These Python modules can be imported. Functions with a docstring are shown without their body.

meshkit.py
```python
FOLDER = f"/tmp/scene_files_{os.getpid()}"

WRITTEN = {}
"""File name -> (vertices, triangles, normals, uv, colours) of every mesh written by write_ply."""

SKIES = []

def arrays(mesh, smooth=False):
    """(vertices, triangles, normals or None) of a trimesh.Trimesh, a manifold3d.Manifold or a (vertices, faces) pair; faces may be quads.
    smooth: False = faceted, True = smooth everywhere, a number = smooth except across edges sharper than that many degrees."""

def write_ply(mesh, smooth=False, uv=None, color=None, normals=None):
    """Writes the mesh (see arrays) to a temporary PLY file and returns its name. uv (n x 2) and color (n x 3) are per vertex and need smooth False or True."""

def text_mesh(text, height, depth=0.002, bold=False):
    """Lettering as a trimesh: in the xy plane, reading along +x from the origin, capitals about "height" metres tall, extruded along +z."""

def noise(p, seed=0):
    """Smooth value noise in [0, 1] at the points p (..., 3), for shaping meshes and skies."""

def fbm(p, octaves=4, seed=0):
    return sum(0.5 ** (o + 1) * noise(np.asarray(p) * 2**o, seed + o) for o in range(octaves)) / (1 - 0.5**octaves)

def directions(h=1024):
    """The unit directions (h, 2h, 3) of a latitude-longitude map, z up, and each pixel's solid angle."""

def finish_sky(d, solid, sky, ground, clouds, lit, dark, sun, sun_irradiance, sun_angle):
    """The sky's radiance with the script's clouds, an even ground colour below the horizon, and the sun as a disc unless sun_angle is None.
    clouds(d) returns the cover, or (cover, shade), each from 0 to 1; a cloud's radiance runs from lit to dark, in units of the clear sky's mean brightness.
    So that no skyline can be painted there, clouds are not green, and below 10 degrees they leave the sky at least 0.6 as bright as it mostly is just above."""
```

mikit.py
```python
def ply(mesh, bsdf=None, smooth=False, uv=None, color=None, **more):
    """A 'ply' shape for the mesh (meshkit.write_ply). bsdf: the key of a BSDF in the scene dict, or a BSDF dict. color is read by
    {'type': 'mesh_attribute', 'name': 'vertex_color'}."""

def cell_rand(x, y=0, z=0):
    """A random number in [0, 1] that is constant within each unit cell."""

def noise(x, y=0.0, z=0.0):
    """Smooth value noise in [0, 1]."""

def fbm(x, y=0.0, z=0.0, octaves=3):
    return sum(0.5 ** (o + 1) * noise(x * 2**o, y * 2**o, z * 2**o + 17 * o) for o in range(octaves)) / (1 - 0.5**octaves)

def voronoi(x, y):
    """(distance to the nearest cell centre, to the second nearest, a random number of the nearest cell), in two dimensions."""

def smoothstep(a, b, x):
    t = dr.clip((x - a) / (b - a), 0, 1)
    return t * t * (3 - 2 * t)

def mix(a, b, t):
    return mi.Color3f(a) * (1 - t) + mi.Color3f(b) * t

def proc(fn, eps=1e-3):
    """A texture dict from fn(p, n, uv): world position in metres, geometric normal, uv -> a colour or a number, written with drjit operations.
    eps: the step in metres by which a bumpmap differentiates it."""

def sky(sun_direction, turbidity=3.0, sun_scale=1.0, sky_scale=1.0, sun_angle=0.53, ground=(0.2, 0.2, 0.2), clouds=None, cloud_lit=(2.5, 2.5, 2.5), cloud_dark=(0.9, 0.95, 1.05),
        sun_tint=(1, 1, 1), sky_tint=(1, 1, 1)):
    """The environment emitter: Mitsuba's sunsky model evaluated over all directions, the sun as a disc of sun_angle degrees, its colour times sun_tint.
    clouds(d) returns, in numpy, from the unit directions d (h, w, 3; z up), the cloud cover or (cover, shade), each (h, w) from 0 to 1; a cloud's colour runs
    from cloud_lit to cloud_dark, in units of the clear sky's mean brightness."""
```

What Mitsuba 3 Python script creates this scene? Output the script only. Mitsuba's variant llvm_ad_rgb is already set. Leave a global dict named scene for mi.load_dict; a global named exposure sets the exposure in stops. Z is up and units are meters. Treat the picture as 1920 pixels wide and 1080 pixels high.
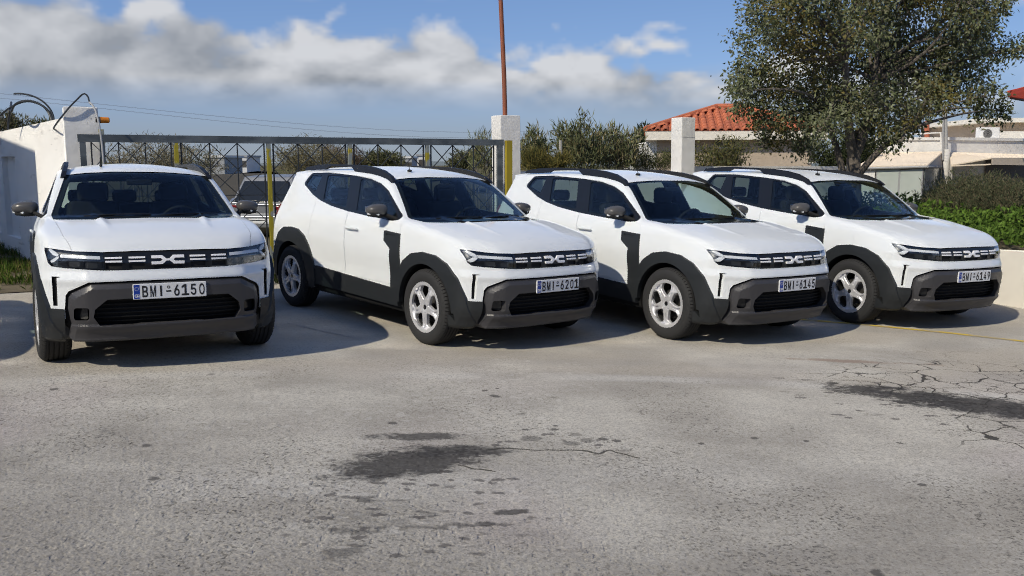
import math, os, random
import numpy as np, trimesh, mitsuba as mi, drjit as dr, mikit, meshkit
import manifold3d as m3
from scipy.interpolate import PchipInterpolator
from shapely.geometry import Polygon, LineString, Point, box as sbox, MultiPolygon
from shapely import affinity
from shapely.ops import unary_union
T4 = mi.ScalarTransform4f
random.seed(7)
rng = np.random.default_rng(7)
scene, labels = {'type': 'scene'}, {}

# ------------------------------------------------------------------ camera, sky, exposure
CAM_H, PITCH, FPX = 1.654, math.radians(7.878), 1675.9
EYE = np.array([0, 0, CAM_H])
FWD = np.array([0, math.cos(PITCH), -math.sin(PITCH)])
scene['camera'] = {'type': 'perspective', 'fov': 2 * math.degrees(math.atan(960 / FPX)), 'fov_axis': 'x', 'near_clip': 0.1, 'far_clip': 4000.0,
                   'to_world': T4().look_at(origin=EYE.tolist(), target=(EYE + FWD).tolist(), up=[0, 0, 1])}
TILT = math.radians(1.234)            # the parking lot falls a little to the right
SUN = np.array([-0.531, -0.584, 0.614])
exposure = 1.4
def clouds(d):
    az = np.arctan2(d[..., 0], d[..., 1]); el = np.degrees(np.arcsin(np.clip(d[..., 2], -1, 1)))
    x = np.degrees(az); z0 = 0 * x
    f3 = lambda a, b, c, o, s: meshkit.fbm(np.stack([x * a, el * b, z0 + c], -1), o, s)
    wx = f3(.09, .22, 1.7, 3, 5) - .5; wy = f3(.09, .22, 6.1, 3, 8) - .5
    def pf(a, b, c, o, s): return meshkit.fbm(np.stack([x * a + wx * 2.2, el * b + wy * 2.0, z0 + c], -1), o, s)
    body = pf(.15, .36, 3.3, 5, 3); puff = pf(.42, .80, 8.1, 6, 9)
    edge = 10.0 - .125 * (x + 24) + 2.6 * (meshkit.fbm(np.stack([x * .11, z0, z0 + 2.2], -1), 3, 21) - .5) * 1.6
    edge = np.where(np.abs(x) > 50, 8.0, edge)
    # billowed upper edge, soft flat base
    up = (edge - el) / 1.25 + (puff - .5) * 5.2 + .35
    lo = (el - 3.1 + .04 * np.clip(x, 0, 20) - 1.0 * (body - .5)) / 2.0
    m1 = np.clip(up, 0, 1) * np.clip(lo, 0, 1)
    holes = np.clip((body * .65 + puff * .35 - .20 - .055 * np.clip((x + 6) / 16, 0, 1)) / .22, 0, 1)
    cover = m1 * holes
    wisps = np.clip((f3(.10, .55, 14.2, 5, 31) - .54) / .25, 0, 1) * np.clip((el - 4) / 3, 0, 1) * np.clip((24 - el) / 10, 0, 1) * .45
    cover = np.maximum(cover, wisps)
    # light: tops bright, bases grey, plus a shifted copy of the noise for relief
    pf2 = meshkit.fbm(np.stack([(x + .9) * .34 + wx * 2.2, (el - .7) * .62 + wy * 2.0, z0 + 8.1], -1), 6, 9)
    h = np.clip((el - 3.0) / np.maximum(edge - 3.4, 1.5), 0, 1)
    shade = np.clip(.98 - .80 * h - 1.7 * (puff - pf2) + .4 * (.5 - body), 0, 1)
    veil = .62 * np.clip((6.0 - el) / 5.0, 0, 1)
    tot = cover * .93 + veil * (1 - cover * .93)
    sh = (cover * .93 * shade + veil * (1 - cover * .93) * 1.0) / np.maximum(tot, 1e-6)
    return np.clip(tot, 0, 1), np.clip(sh, 0, 1)
scene['sky'] = mikit.sky(SUN.tolist(), turbidity=3, clouds=clouds, cloud_lit=(2.75, 2.78, 2.85), cloud_dark=(1.24, 1.32, 1.44), sky_scale=.90, sky_tint=(1.01, 1.09, 1.36), sun_tint=(.90, 1.02, 1.18))
labels['sky'] = {'kind': 'structure'}
# ------------------------------------------------------------------ helpers
def ref(k): return {'type': 'ref', 'id': k}

def obj(key, mesh, bsdf, smooth=False, M=None, normals=None, **kw):
    """One entry of the scene: a mesh (trimesh, manifold or (v, f))."""
    if normals is not None:
        v, f = mesh
        d = {'type': 'ply', 'filename': meshkit.write_ply((v, f), normals=normals), 'face_normals': False, 'bsdf': ref(bsdf)}
    else:
        d = mikit.ply(mesh, bsdf, smooth=smooth, **kw)
    if M is not None: d['to_world'] = T4(np.asarray(M, float))
    scene[key] = d
    return d

def numbered(name):
    if name not in labels and name not in scene and not any(k.startswith(name + '__') for k in scene): return name
    i = 1
    while True:
        k = f'{name}_{i:03d}'
        if k not in labels and k not in scene and not any(q.startswith(k + '__') for q in scene): return k
        i += 1

def thing(name, label, cat, group=None, kind=None):
    k = numbered(name)
    labels[k] = {'label': label, 'category': cat}
    if group: labels[k]['group'] = group
    if kind: labels[k]['kind'] = kind
    return k

def struct(key, mesh, bsdf, smooth=False, kind='structure', label=None):
    obj(key, mesh, bsdf, smooth)
    labels[key] = {'kind': kind}
    if label: labels[key]['label'] = label

def part(parent, name, mesh, bsdf, smooth=False, label=None, kind=None, **kw):
    k = numbered(parent + '__' + name)
    obj(k, mesh, bsdf, smooth, **kw)
    if label or kind:
        labels[k] = {}
        if label: labels[k]['label'] = label
        if kind: labels[k]['kind'] = kind
    return k

def tm(man):
    m = man.to_mesh()
    return trimesh.Trimesh(m.vert_properties[:, :3], m.tri_verts, process=False)

def mani(mesh):
    if isinstance(mesh, trimesh.Trimesh): v, f = mesh.vertices, mesh.faces
    else: v, f = mesh
    return m3.Manifold(m3.Mesh(np.asarray(v, np.float32), np.asarray(f, np.uint32)))

def bx(x0, x1, y0, y1, z0, z1):
    return trimesh.creation.box(bounds=[[min(x0, x1), min(y0, y1), min(z0, z1)], [max(x0, x1), max(y0, y1), max(z0, z1)]])

def rbox(x0, x1, y0, y1, z0, z1, r=0.01, n=3):
    """A box with rounded edges."""
    s = m3.Manifold.sphere(r, 4 * n)
    return m3.Manifold.batch_hull([s.translate((a, b, c)) for a in (x0 + r, x1 - r) for b in (y0 + r, y1 - r) for c in (z0 + r, z1 - r)])

def hull_pts(pts, r=0.01, n=8):
    s = m3.Manifold.sphere(r, n)
    return m3.Manifold.batch_hull([s.translate(tuple(map(float, p))) for p in pts])

def cat(*ms):
    return trimesh.util.concatenate([tm(m) if isinstance(m, m3.Manifold) else m for m in ms])

def tube(points, r, sides=8, cap=True):
    p = np.asarray(points, float); n = len(p)
    t = np.gradient(p, axis=0); t /= np.linalg.norm(t, axis=1, keepdims=True) + 1e-12
    r = np.broadcast_to(r, (n,)).astype(float)
    ref_ = np.array([0, 0, 1.0]) if abs(t[0, 2]) < 0.9 else np.array([1.0, 0, 0])
    a = np.cross(t[0], ref_); a /= np.linalg.norm(a)
    A = []
    for i in range(n):
        a = a - t[i] * (a @ t[i]); a /= np.linalg.norm(a) + 1e-12
        A.append(a)
    A = np.array(A); B = np.cross(t, A)
    ang = np.arange(sides) * 2 * np.pi / sides
    v = p[:, None] + r[:, None, None] * (np.cos(ang)[None, :, None] * A[:, None] + np.sin(ang)[None, :, None] * B[:, None])
    i, j = np.meshgrid(np.arange(n - 1), np.arange(sides), indexing='ij')
    q = np.stack([i * sides + j, i * sides + (j + 1) % sides, (i + 1) * sides + (j + 1) % sides, (i + 1) * sides + j], -1).reshape(-1, 4)
    f = np.vstack([q[:, [0, 1, 2]], q[:, [0, 2, 3]]])
    v = v.reshape(-1, 3)
    if cap:
        v = np.vstack([v, p[0], p[-1]]); c0, c1 = len(v) - 2, len(v) - 1
        j = np.arange(sides); e = (n - 1) * sides
        f = np.vstack([f, np.stack([np.full(sides, c0), (j + 1) % sides, j], 1), np.stack([np.full(sides, c1), e + j, e + (j + 1) % sides], 1)])
    return trimesh.Trimesh(v, f, process=False)

def bar(p, q, w, h=None, up=(0, 0, 1)):
    """A rectangular bar between two points."""
    p, q = np.asarray(p, float), np.asarray(q, float); h = h or w
    d = q - p; L = np.linalg.norm(d); d /= L
    s = np.cross(d, up)
    if np.linalg.norm(s) < 1e-6: s = np.cross(d, (1, 0, 0))
    s /= np.linalg.norm(s); u = np.cross(s, d)
    M = np.eye(4); M[:3, 0], M[:3, 1], M[:3, 2], M[:3, 3] = d, s, u, (p + q) / 2
    b = trimesh.creation.box(extents=[L, w, h]); b.apply_transform(M)
    return b

def lathe(profile, sides=48):
    """Revolve (r, h) points about the y axis -> Manifold (closed profile)."""
    cs = m3.CrossSection([np.asarray(profile, float)], m3.FillRule.EvenOdd)
    return cs.revolve(sides)

def cross(poly):
    polys = poly.geoms if hasattr(poly, 'geoms') else [poly]
    rings = []
    for g in polys:
        g = Polygon(g)
        if g.is_empty or g.area < 1e-9: continue
        rings.append(np.array(g.exterior.coords)[:-1])
        rings += [np.array(i.coords)[:-1] for i in g.interiors]
    return m3.CrossSection(rings, m3.FillRule.EvenOdd)

def prism(poly, axis, lo, hi):
    """Extrude a 2D polygon along an axis: 'y' takes (x, z), 'x' takes (y, z), 'z' takes (x, y)."""
    m = cross(poly).extrude(hi - lo)
    A = {'z': [[1, 0, 0, 0], [0, 1, 0, 0], [0, 0, 1, lo]], 'y': [[1, 0, 0, 0], [0, 0, 1, lo], [0, 1, 0, 0]], 'x': [[0, 0, 1, lo], [1, 0, 0, 0], [0, 1, 0, 0]]}[axis]
    return m.transform(np.array(A, float))

def sm(pts, r):
    """Polygon with rounded corners."""
    p = Polygon(pts)
    return p.buffer(-r, join_style=1).buffer(2 * r, join_style=1, quad_segs=6).buffer(-r, join_style=1, quad_segs=6)

def mirror_y(v):
    w = v.copy(); w[:, 1] *= -1
    return w
# ------------------------------------------------------------------ the car, in its own frame: x forward from the front axle, y left, z up
def pc(xs, ys):
    p = PchipInterpolator(xs, ys); d = p.derivative(); a, b = xs[0], xs[-1]
    def f(t):
        tc = np.clip(t, a, b)
        return p(tc) + np.where(t < a, (t - a) * d(a), 0) + np.where(t > b, (t - b) * d(b), 0)
    return f
def sstep(a, b, x):
    t = np.clip((x - a) / (b - a), 0, 1); return t * t * (3 - 2 * t)
def smax(a, b, k):
    h = np.maximum(k - np.abs(a - b), 0) / k
    return np.maximum(a, b) + h * h * k * 0.25
def smin(a, b, k): return -smax(-a, -b, k)

c_w = pc([.10, .20, .35, .60, .80, .92, 1.0, 1.08, 1.15, 1.30, 1.50, 1.60, 1.75], [.80, .85, .878, .888, .888, .88, .868, .842, .805, .742, .662, .618, .50])
c_f0 = pc([.10, .20, .245, .30, .347, .42, .54, .64, .685, .71, .755, .83, .888, .93, 1.0, 1.1], [.50, .65, .715, .75, .785, .812, .818, .824, .834, .826, .806, .80, .775, .745, .67, .5])
c_g = pc([0, .3, .45, .55, .647, .70, .785, .83, .86, .90], [0, .013, .038, .064, .128, .168, .240, .315, .40, .58])
c_hood = pc([-.75, -.45, -.1, .2, .40, .55, .65, .72, .77, .82, .9], [1.165, 1.152, 1.135, 1.10, 1.063, 1.024, .985, .945, .90, .83, .7])
c_ws = pc([1.0, 1.12, 1.30, 1.495, 1.60, 1.75], [-.09, -.27, -.535, -.84, -1.02, -1.3])
c_roof = pc([-3.6, -3.25, -3.0, -2.4, -1.8, -1.3, -1.05, -.9, -.7], [1.545, 1.568, 1.588, 1.614, 1.625, 1.605, 1.572, 1.535, 1.46])
c_rear = pc([.1, .3, .45, .60, .80, .98, 1.10, 1.30, 1.47, 1.52, 1.60, 1.7], [-3.28, -3.40, -3.46, -3.485, -3.48, -3.45, -3.41, -3.30, -3.22, -3.31, -3.33, -3.3])
c_gr = pc([0, .4, .6, .7, .8, .86, .92], [0, .02, .06, .11, .20, .32, .55])

def car_sdf(P):
    x, y, z = P[..., 0], np.abs(P[..., 1]), P[..., 2]
    e = 1e-3
    high = sstep(.85, 1.1, z)
    W = c_w(z) - sstep(.70, 1.0, z) * .11 * np.clip(x, 0, 1) - .05 * np.clip(-2.7 - x, 0, 1) - high * .035 * np.clip(-1.9 - x, 0, 2)
    # soft crease above the sills and shoulder line
    W = W - .010 * np.exp(-((z - .60) / .10) ** 2) * sstep(-2.1, -1.8, x) * sstep(-.3, -.5, x)
    dW = (c_w(z + e) - c_w(z - e)) / (2 * e)
    side = (y - W) / np.sqrt(1 + dW ** 2)
    g1 = (c_g(y + e) - c_g(y - e)) / (2 * e); f1 = (c_f0(z + e) - c_f0(z - e)) / (2 * e)
    front = (x - c_f0(z) + c_g(y)) / np.sqrt(1 + g1 ** 2 + f1 ** 2)
    ridge = .016 * np.exp(-((y - (.40 + .07 * np.clip(-x, -1, 1))) / .030) ** 2) * sstep(.60, -.05, x) * sstep(-.55, -.28, x)
    ht = c_hood(x) - (.012 + .036 * sstep(-.5, .4, x)) * (y / .75) ** 2 - .02 * np.clip((y - .6) / .25, 0, 2) ** 2 + ridge
    h1 = (c_hood(x + e) - c_hood(x - e)) / (2 * e)
    hood = (z - ht) / np.sqrt(1 + h1 ** 2)
    w1 = (c_ws(z + e) - c_ws(z - e)) / (2 * e)
    ws = (x - c_ws(z) + .33 * y ** 2) / np.sqrt(1 + w1 ** 2 + (.66 * y) ** 2)
    r1 = (c_roof(x + e) - c_roof(x - e)) / (2 * e)
    roof = (z - c_roof(x) + .062 * (y / .6) ** 2) / np.sqrt(1 + r1 ** 2)
    q1 = (c_rear(z + e) - c_rear(z - e)) / (2 * e); k1 = (c_gr(y + e) - c_gr(y - e)) / (2 * e)
    rear = (c_rear(z) + c_gr(y) - x) / np.sqrt(1 + q1 ** 2 + k1 ** 2)
    low = smax(front, hood, .045)
    house = smax(ws, roof, .035)
    house = np.maximum(house, 1.02 - z)
    top = smin(low, house, .02)
    d = smax(smax(side, top, .045), rear, .08)
    bot = .215 + .12 * np.clip(x - .45, 0, 1) + .25 * np.clip(-3.0 - x, 0, 1) - z
    return smax(d, bot, .04)

def grad(fn, p, e=2e-3):
    g = np.stack([fn(p + np.eye(3)[i] * e) - fn(p - np.eye(3)[i] * e) for i in range(3)], -1)
    return g / (np.linalg.norm(g, axis=-1, keepdims=True) + 1e-12)

def field(fn, lo, hi, h):
    ax = [np.arange(a, b + h, h) for a, b in zip(lo, hi)]
    V = np.empty([len(a) for a in ax], np.float32)
    Y, Z = np.meshgrid(ax[1], ax[2], indexing='ij')
    for i, x in enumerate(ax[0]):
        V[i] = fn(np.stack([np.full_like(Y, x), Y, Z], -1))
    return V, np.array(lo, float), h

def nets(F, fn, level, project=2):
    """Surface nets on a sampled field, the vertices pulled onto the surface fn = level."""
    V, lo, h = F; V = V - level
    s = V < 0
    c = sum(s[a:s.shape[0] - 1 + a, b:s.shape[1] - 1 + b, d:s.shape[2] - 1 + d].astype(np.int8) for a in (0, 1) for b in (0, 1) for d in (0, 1))
    cells = np.argwhere((c > 0) & (c < 8))
    idx = -np.ones(c.shape, np.int64); idx[tuple(cells.T)] = np.arange(len(cells))
    acc, cnt = np.zeros((len(cells), 3)), np.zeros(len(cells))
    co = [np.array(k) for k in np.ndindex(2, 2, 2)]
    for a in co:
        for ax in range(3):
            if a[ax]: continue
            b = a.copy(); b[ax] = 1
            va, vb = V[tuple((cells + a).T)], V[tuple((cells + b).T)]
            on = (va < 0) != (vb < 0)
            t = va / np.where(on, va - vb, 1)
            p = a + (np.eye(3)[ax][None] * t[:, None])
            acc[on] += p[on]; cnt[on] += 1
    v = lo + (cells + acc / cnt[:, None]) * h
    e = 1e-3; f0 = fn(v)
    g = np.stack([fn(v + np.eye(3)[i] * e) - f0 for i in range(3)], -1) / e
    gg = np.maximum((g ** 2).sum(-1), .2)[:, None]
    for k in range(project):
        st = ((fn(v) if k else f0) - level)[:, None] * g / gg
        v = v - np.clip(st, -h * .4, h * .4)
    faces = []
    for ax in range(3):
        b, d = [(1, 2), (2, 0), (0, 1)][ax]
        sl0 = [slice(None)] * 3; sl1 = [slice(None)] * 3
        sl0[ax] = slice(0, -1); sl1[ax] = slice(1, None)
        A, B = s[tuple(sl0)], s[tuple(sl1)]
        ed = np.argwhere(A != B)
        ok = (ed[:, b] > 0) & (ed[:, d] > 0) & (ed[:, b] < s.shape[b] - 1) & (ed[:, d] < s.shape[d] - 1)
        ed = ed[ok]; flip = ~A[tuple(ed.T)]
        eb, edd = np.eye(3, dtype=int)[b], np.eye(3, dtype=int)[d]
        q = np.stack([idx[tuple((ed - eb - edd).T)], idx[tuple((ed - edd).T)], idx[tuple(ed.T)], idx[tuple((ed - eb).T)]], -1)
        q[flip] = q[flip][:, ::-1]
        faces.append(q)
    q = np.vstack(faces)
    return v, np.vstack([q[:, [0, 1, 2]], q[:, [0, 2, 3]]])

def skin(man, fn=car_sdf, levels=(0.0,), tol=6e-4, smooth_deg=35):
    """(v, f, normals): faces that lie on a level of the field get its exact normals, the others are shaded flat or by angle."""
    m = man.to_mesh(); v, f = m.vert_properties[:, :3].astype(float), m.tri_verts.astype(int)
    s = fn(v); on = np.zeros(len(v), bool)
    for L in levels: on |= np.abs(s - L) < tol
    fn_ = np.cross(v[f[:, 1]] - v[f[:, 0]], v[f[:, 2]] - v[f[:, 0]])
    ln = np.linalg.norm(fn_, axis=1); keep = ln > 1e-12
    f, fn_, ln = f[keep], fn_[keep], ln[keep]
    fn_ = fn_ / ln[:, None]
    G = grad(fn, v)
    cen = G[f].mean(1)
    surf = on[f].all(1) & ((np.abs((cen * fn_).sum(1)) > .8))
    fa = f[surf]; sg = np.sign((cen * fn_).sum(1))[surf]
    out_v, out_f, out_n = [], [], []
    n0 = 0
    for sgn in (1, -1):
        ff = fa[sg == sgn]
        if len(ff):
            u, inv = np.unique(ff, return_inverse=True)
            out_v.append(v[u]); out_n.append(G[u] * sgn); out_f.append(inv.reshape(-1, 3) + n0); n0 += len(u)
    ff = f[~surf]
    if len(ff):
        t = trimesh.Trimesh(v, ff, process=False)
        t.remove_unreferenced_vertices()
        vv, f2, nn = meshkit.arrays(t, smooth_deg)
        out_v.append(vv); out_n.append(nn); out_f.append(f2 + n0)
    return np.vstack(out_v), np.vstack(out_f), np.vstack(out_n)

def sheet(man, fn, level, tol=1.5e-3):
    """Only the faces of a solid that lie on one level of the field: a single pane."""
    m = man.to_mesh(); v, f = m.vert_properties[:, :3].astype(float), m.tri_verts.astype(int)
    on = np.abs(fn(v[f].mean(1)) - level) < tol
    f = f[on]; u, inv = np.unique(f, return_inverse=True)
    return v[u], inv.reshape(-1, 3), grad(fn, v[u])

SKID = np.array([(-.694, .24), (-.674, .365), (-.692, .48), (-.684, .56), (-.664, .592), (-.539, .660), (0, .664), (.539, .660), (.664, .592), (.684, .56), (.692, .48), (.674, .365), (.694, .24)])
def poly_in(y, z, poly):
    """Distance to the outline of an open polygon in the front view (clamped, positive inside assumed)."""
    d = np.full(y.shape, 9.0)
    for a, b in zip(poly[:-1], poly[1:]):
        e = b - a; t = np.clip(((y - a[0]) * e[0] + (z - a[1]) * e[1]) / (e @ e), 0, 1)
        d = np.minimum(d, np.hypot(y - a[0] - t * e[0], z - a[1] - t * e[1]))
    return d
def skid_sdf(P):
    y, z = P[..., 1], P[..., 2]
    d = poly_in(y, z, SKID)
    bump = .026 * np.clip(d / .036, 0, 1) + .014 * sstep(.362, .348, z)
    dl = np.abs(np.maximum(np.abs(y) / .53 * .30, np.abs(z - .45) / .10 * .30) - .30)
    return car_sdf(P) - bump
def build_car_parts():
    """All parts of one car as a list of (path, (v, f, normals) or mesh, material, smooth)."""
    F = field(car_sdf, (-3.62, -1.0, .1), (1.0, 1.0, 1.76), .0155)
    L = {}
    FF = F[0][int((.22 - F[1][0]) / F[2]):].copy(); FF[0] = 1
    FF = (FF, F[1] + [int((.22 - F[1][0]) / F[2]) * F[2], 0, 0], F[2])
    def lv(x, front=False):
        if (x, front) not in L:
            m = mani(nets(FF if front else F, car_sdf, x))
            if m.num_tri() == 0: print('level', x, m.status())
            L[x, front] = m.simplify(.0003 if x > -.019 else .0012)
        return L[x, front]
    nose = lambda x: lv(x, True)
    out = []
    def add(path, man, mat, levels=None, smooth=35):
        if man.num_tri() == 0: print('EMPTY', path); return
        if levels is None: out.append((path, man, mat, smooth))
        else: out.append((path, skin(man, car_sdf, levels), mat, 'n'))
    both = lambda m: m + m.mirror((0, 1, 0))
    L0, I20, I22, OUT = lv(0.0), lv(-.020), lv(-.024), lv(.014)
    cyl = lambda r, x, y0, y1: m3.Manifold.cylinder(y1 - y0, r, r, 64).rotate((-90, 0, 0)).translate((x, y0, .352))
    wells = both(cyl(.405, 0, .52, 1.2) + cyl(.405, -2.657, .52, 1.2))
    # --- outlines read in the side view (x, z)
    dlo = sm([(-2.76, 1.40), (-2.64, 1.524), (-2.30, 1.537), (-1.70, 1.522), (-1.30, 1.494), (-1.07, 1.452), (-.90, 1.39), (-.70, 1.268), (-.485, 1.130), (-.64, 1.105), (-1.16, 1.128), (-1.53, 1.150), (-1.91, 1.187), (-2.21, 1.232), (-2.44, 1.288), (-2.63, 1.355)], .025)
    pane_f = sm([(-1.375, 1.165), (-1.505, 1.492), (-1.31, 1.475), (-1.085, 1.430), (-.92, 1.366), (-.60, 1.160), (-.68, 1.132), (-1.10, 1.147)], .02)
    pane_r = sm([(-2.15, 1.245), (-2.245, 1.508), (-1.98, 1.512), (-1.735, 1.503), (-1.60, 1.182), (-1.90, 1.212)], .02)
    pane_q = sm([(-2.71, 1.395), (-2.62, 1.502), (-2.375, 1.510), (-2.40, 1.320), (-2.60, 1.368)], .02)
    door_f = Polygon([(-.43, .505), (-.435, 1.0), (-.47, 1.10), (-.485, 1.132), (-.70, 1.268), (-.90, 1.392), (-1.07, 1.454), (-1.30, 1.497), (-1.57, 1.512), (-1.49, 1.10), (-1.462, .95), (-1.45, .75), (-1.445, .50)])
    door_r = Polygon([(-1.455, .50), (-1.46, .75), (-1.472, .95), (-1.50, 1.10), (-1.58, 1.514), (-2.30, 1.54), (-2.30, 1.24), (-2.24, 1.0), (-2.235, .80), (-2.10, .52)])
    arch_f = Polygon([(-.475, .30), (-.44, .55), (-.405, .665), (-.335, .755), (-.20, .835), (-.03, .862), (.17, .846), (.33, .785), (.46, .675), (.545, .50), (.575, .36), (.565, .235), (.46, .235), (.38, .33), (-.38, .30)])
    arch_r = Polygon([(-3.19, .33), (-3.165, .52), (-3.09, .70), (-2.98, .83), (-2.83, .905), (-2.66, .918), (-2.48, .905), (-2.33, .845), (-2.22, .745), (-2.12, .60), (-2.07, .45), (-2.09, .28), (-3.0, .30)])
    arch_f, arch_r = [a.buffer(-.05, quad_segs=8).buffer(.05, quad_segs=8) for a in (arch_f, arch_r)]
    ring = lambda a, x: a.difference(Point(x, .352).buffer(.402, 32)).difference(sbox(x - .43, 0, x + .43, .352))
    sill = Polygon([(-2.14, .33), (-2.06, .535), (-1.57, .513), (-1.03, .490), (-.44, .468), (-.40, .30), (-1.2, .315)])
    vent = sm([(-.702, 1.012), (-.425, .998), (-.412, .80), (-.40, .66), (-.44, .44), (-.56, .44), (-.582, .77), (-.575, .845), (-.69, .915)], .008)
    # --- outlines read in the front view (y, z)
    mir = lambda l: l + [(-a, b) for a, b in l[::-1]]
    head = sm([(.436, .7575), (.443, .893), (.65, .902), (.76, .917), (.822, .925), (.822, .90), (.806, .815), (.785, .788), (.70, .776)], .006)
    band = Polygon(mir([(.447, .7575), (.455, .893), (.25, .897)]))
    skid_o = Polygon(mir([(.70, .20), (.712, .475), (.704, .575), (.684, .607), (.552, .675), (.30, .679)]))
    grey = Polygon(mir([(.66, .225), (.694, .26), (.674, .365), (.692, .48), (.684, .56), (.664, .592), (.539, .660), (.30, .664)]))
    low = sm(mir([(.20, .352), (.26, .345), (.49, .350), (.53, .415), (.518, .475), (.435, .545), (.25, .549)]), .012)
    fog = sm([(.556, .388), (.556, .487), (.655, .487), (.658, .392)], .02)
    slot = Polygon([(.757, .494), (.755, .705), (.735, .708), (.733, .714), (.787, .716), (.786, .496)])
    ws = sm(mir([(.735, 1.115), (.745, 1.145), (.606, 1.493), (.45, 1.512), (.22, 1.526)]), .008)
    rw = sm(mir([(.60, 1.16), (.50, 1.47), (.2, 1.485)]), .03)
    fl = lambda p: affinity.scale(p, -1, 1, origin=(0, 0))
    two = lambda p: unary_union([p, fl(p)])
    X = lambda p, lo, hi: prism(p, 'x', lo, hi)
    Y = lambda p: both(prism(p, 'y', .3, 1.15))
    P_ws, P_rw = X(ws, -1.25, .0), X(rw, -3.6, -2.95)
    P_head, P_band = X(two(head), .1, 1.0), X(band, .3, 1.0)
    # --- painted shell
    S = L0 - I20 - both(cyl(.435, 0, .45, 1.2) + cyl(.435, -2.657, .45, 1.2)) - mani(bx(-4, 2, -2, 2, 0, .40))
    S = S - Y(dlo) - P_ws - P_rw - P_head - P_band - X(skid_o, .35, 1.0) - X(two(slot), .3, 1.0)
    hood_p = Polygon([(-.56, -.756), (.458, -.690), (.66, -.640), (.85, -.50), (.85, .50), (.66, .640), (.458, .690), (-.56, .756)])
    hz = bx(-2, 2, -2, 2, .878, 2); hz = mani(hz)
    H = prism(hood_p, 'z', .5, 1.6) ^ hz ^ mani(bx(-.62, 1.2, -1, 1, .5, 1.5))
    Hg = prism(hood_p.buffer(.0035), 'z', .5, 1.6) ^ hz ^ mani(bx(-.62, 1.2, -1, 1, .5, 1.5))
    house_cut = mani(bx(-.62, 0, -.9, .9, 1.151, 1.7))
    H, Hg = H - house_cut, Hg - house_cut
    add('hood', S ^ H, 'car_paint', (0, -.02))
    body = S - Hg
    cup = lambda x: m3.Manifold.sphere(1, 32).scale((.085, .022, .040)).translate((x, .893, .982))
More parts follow.
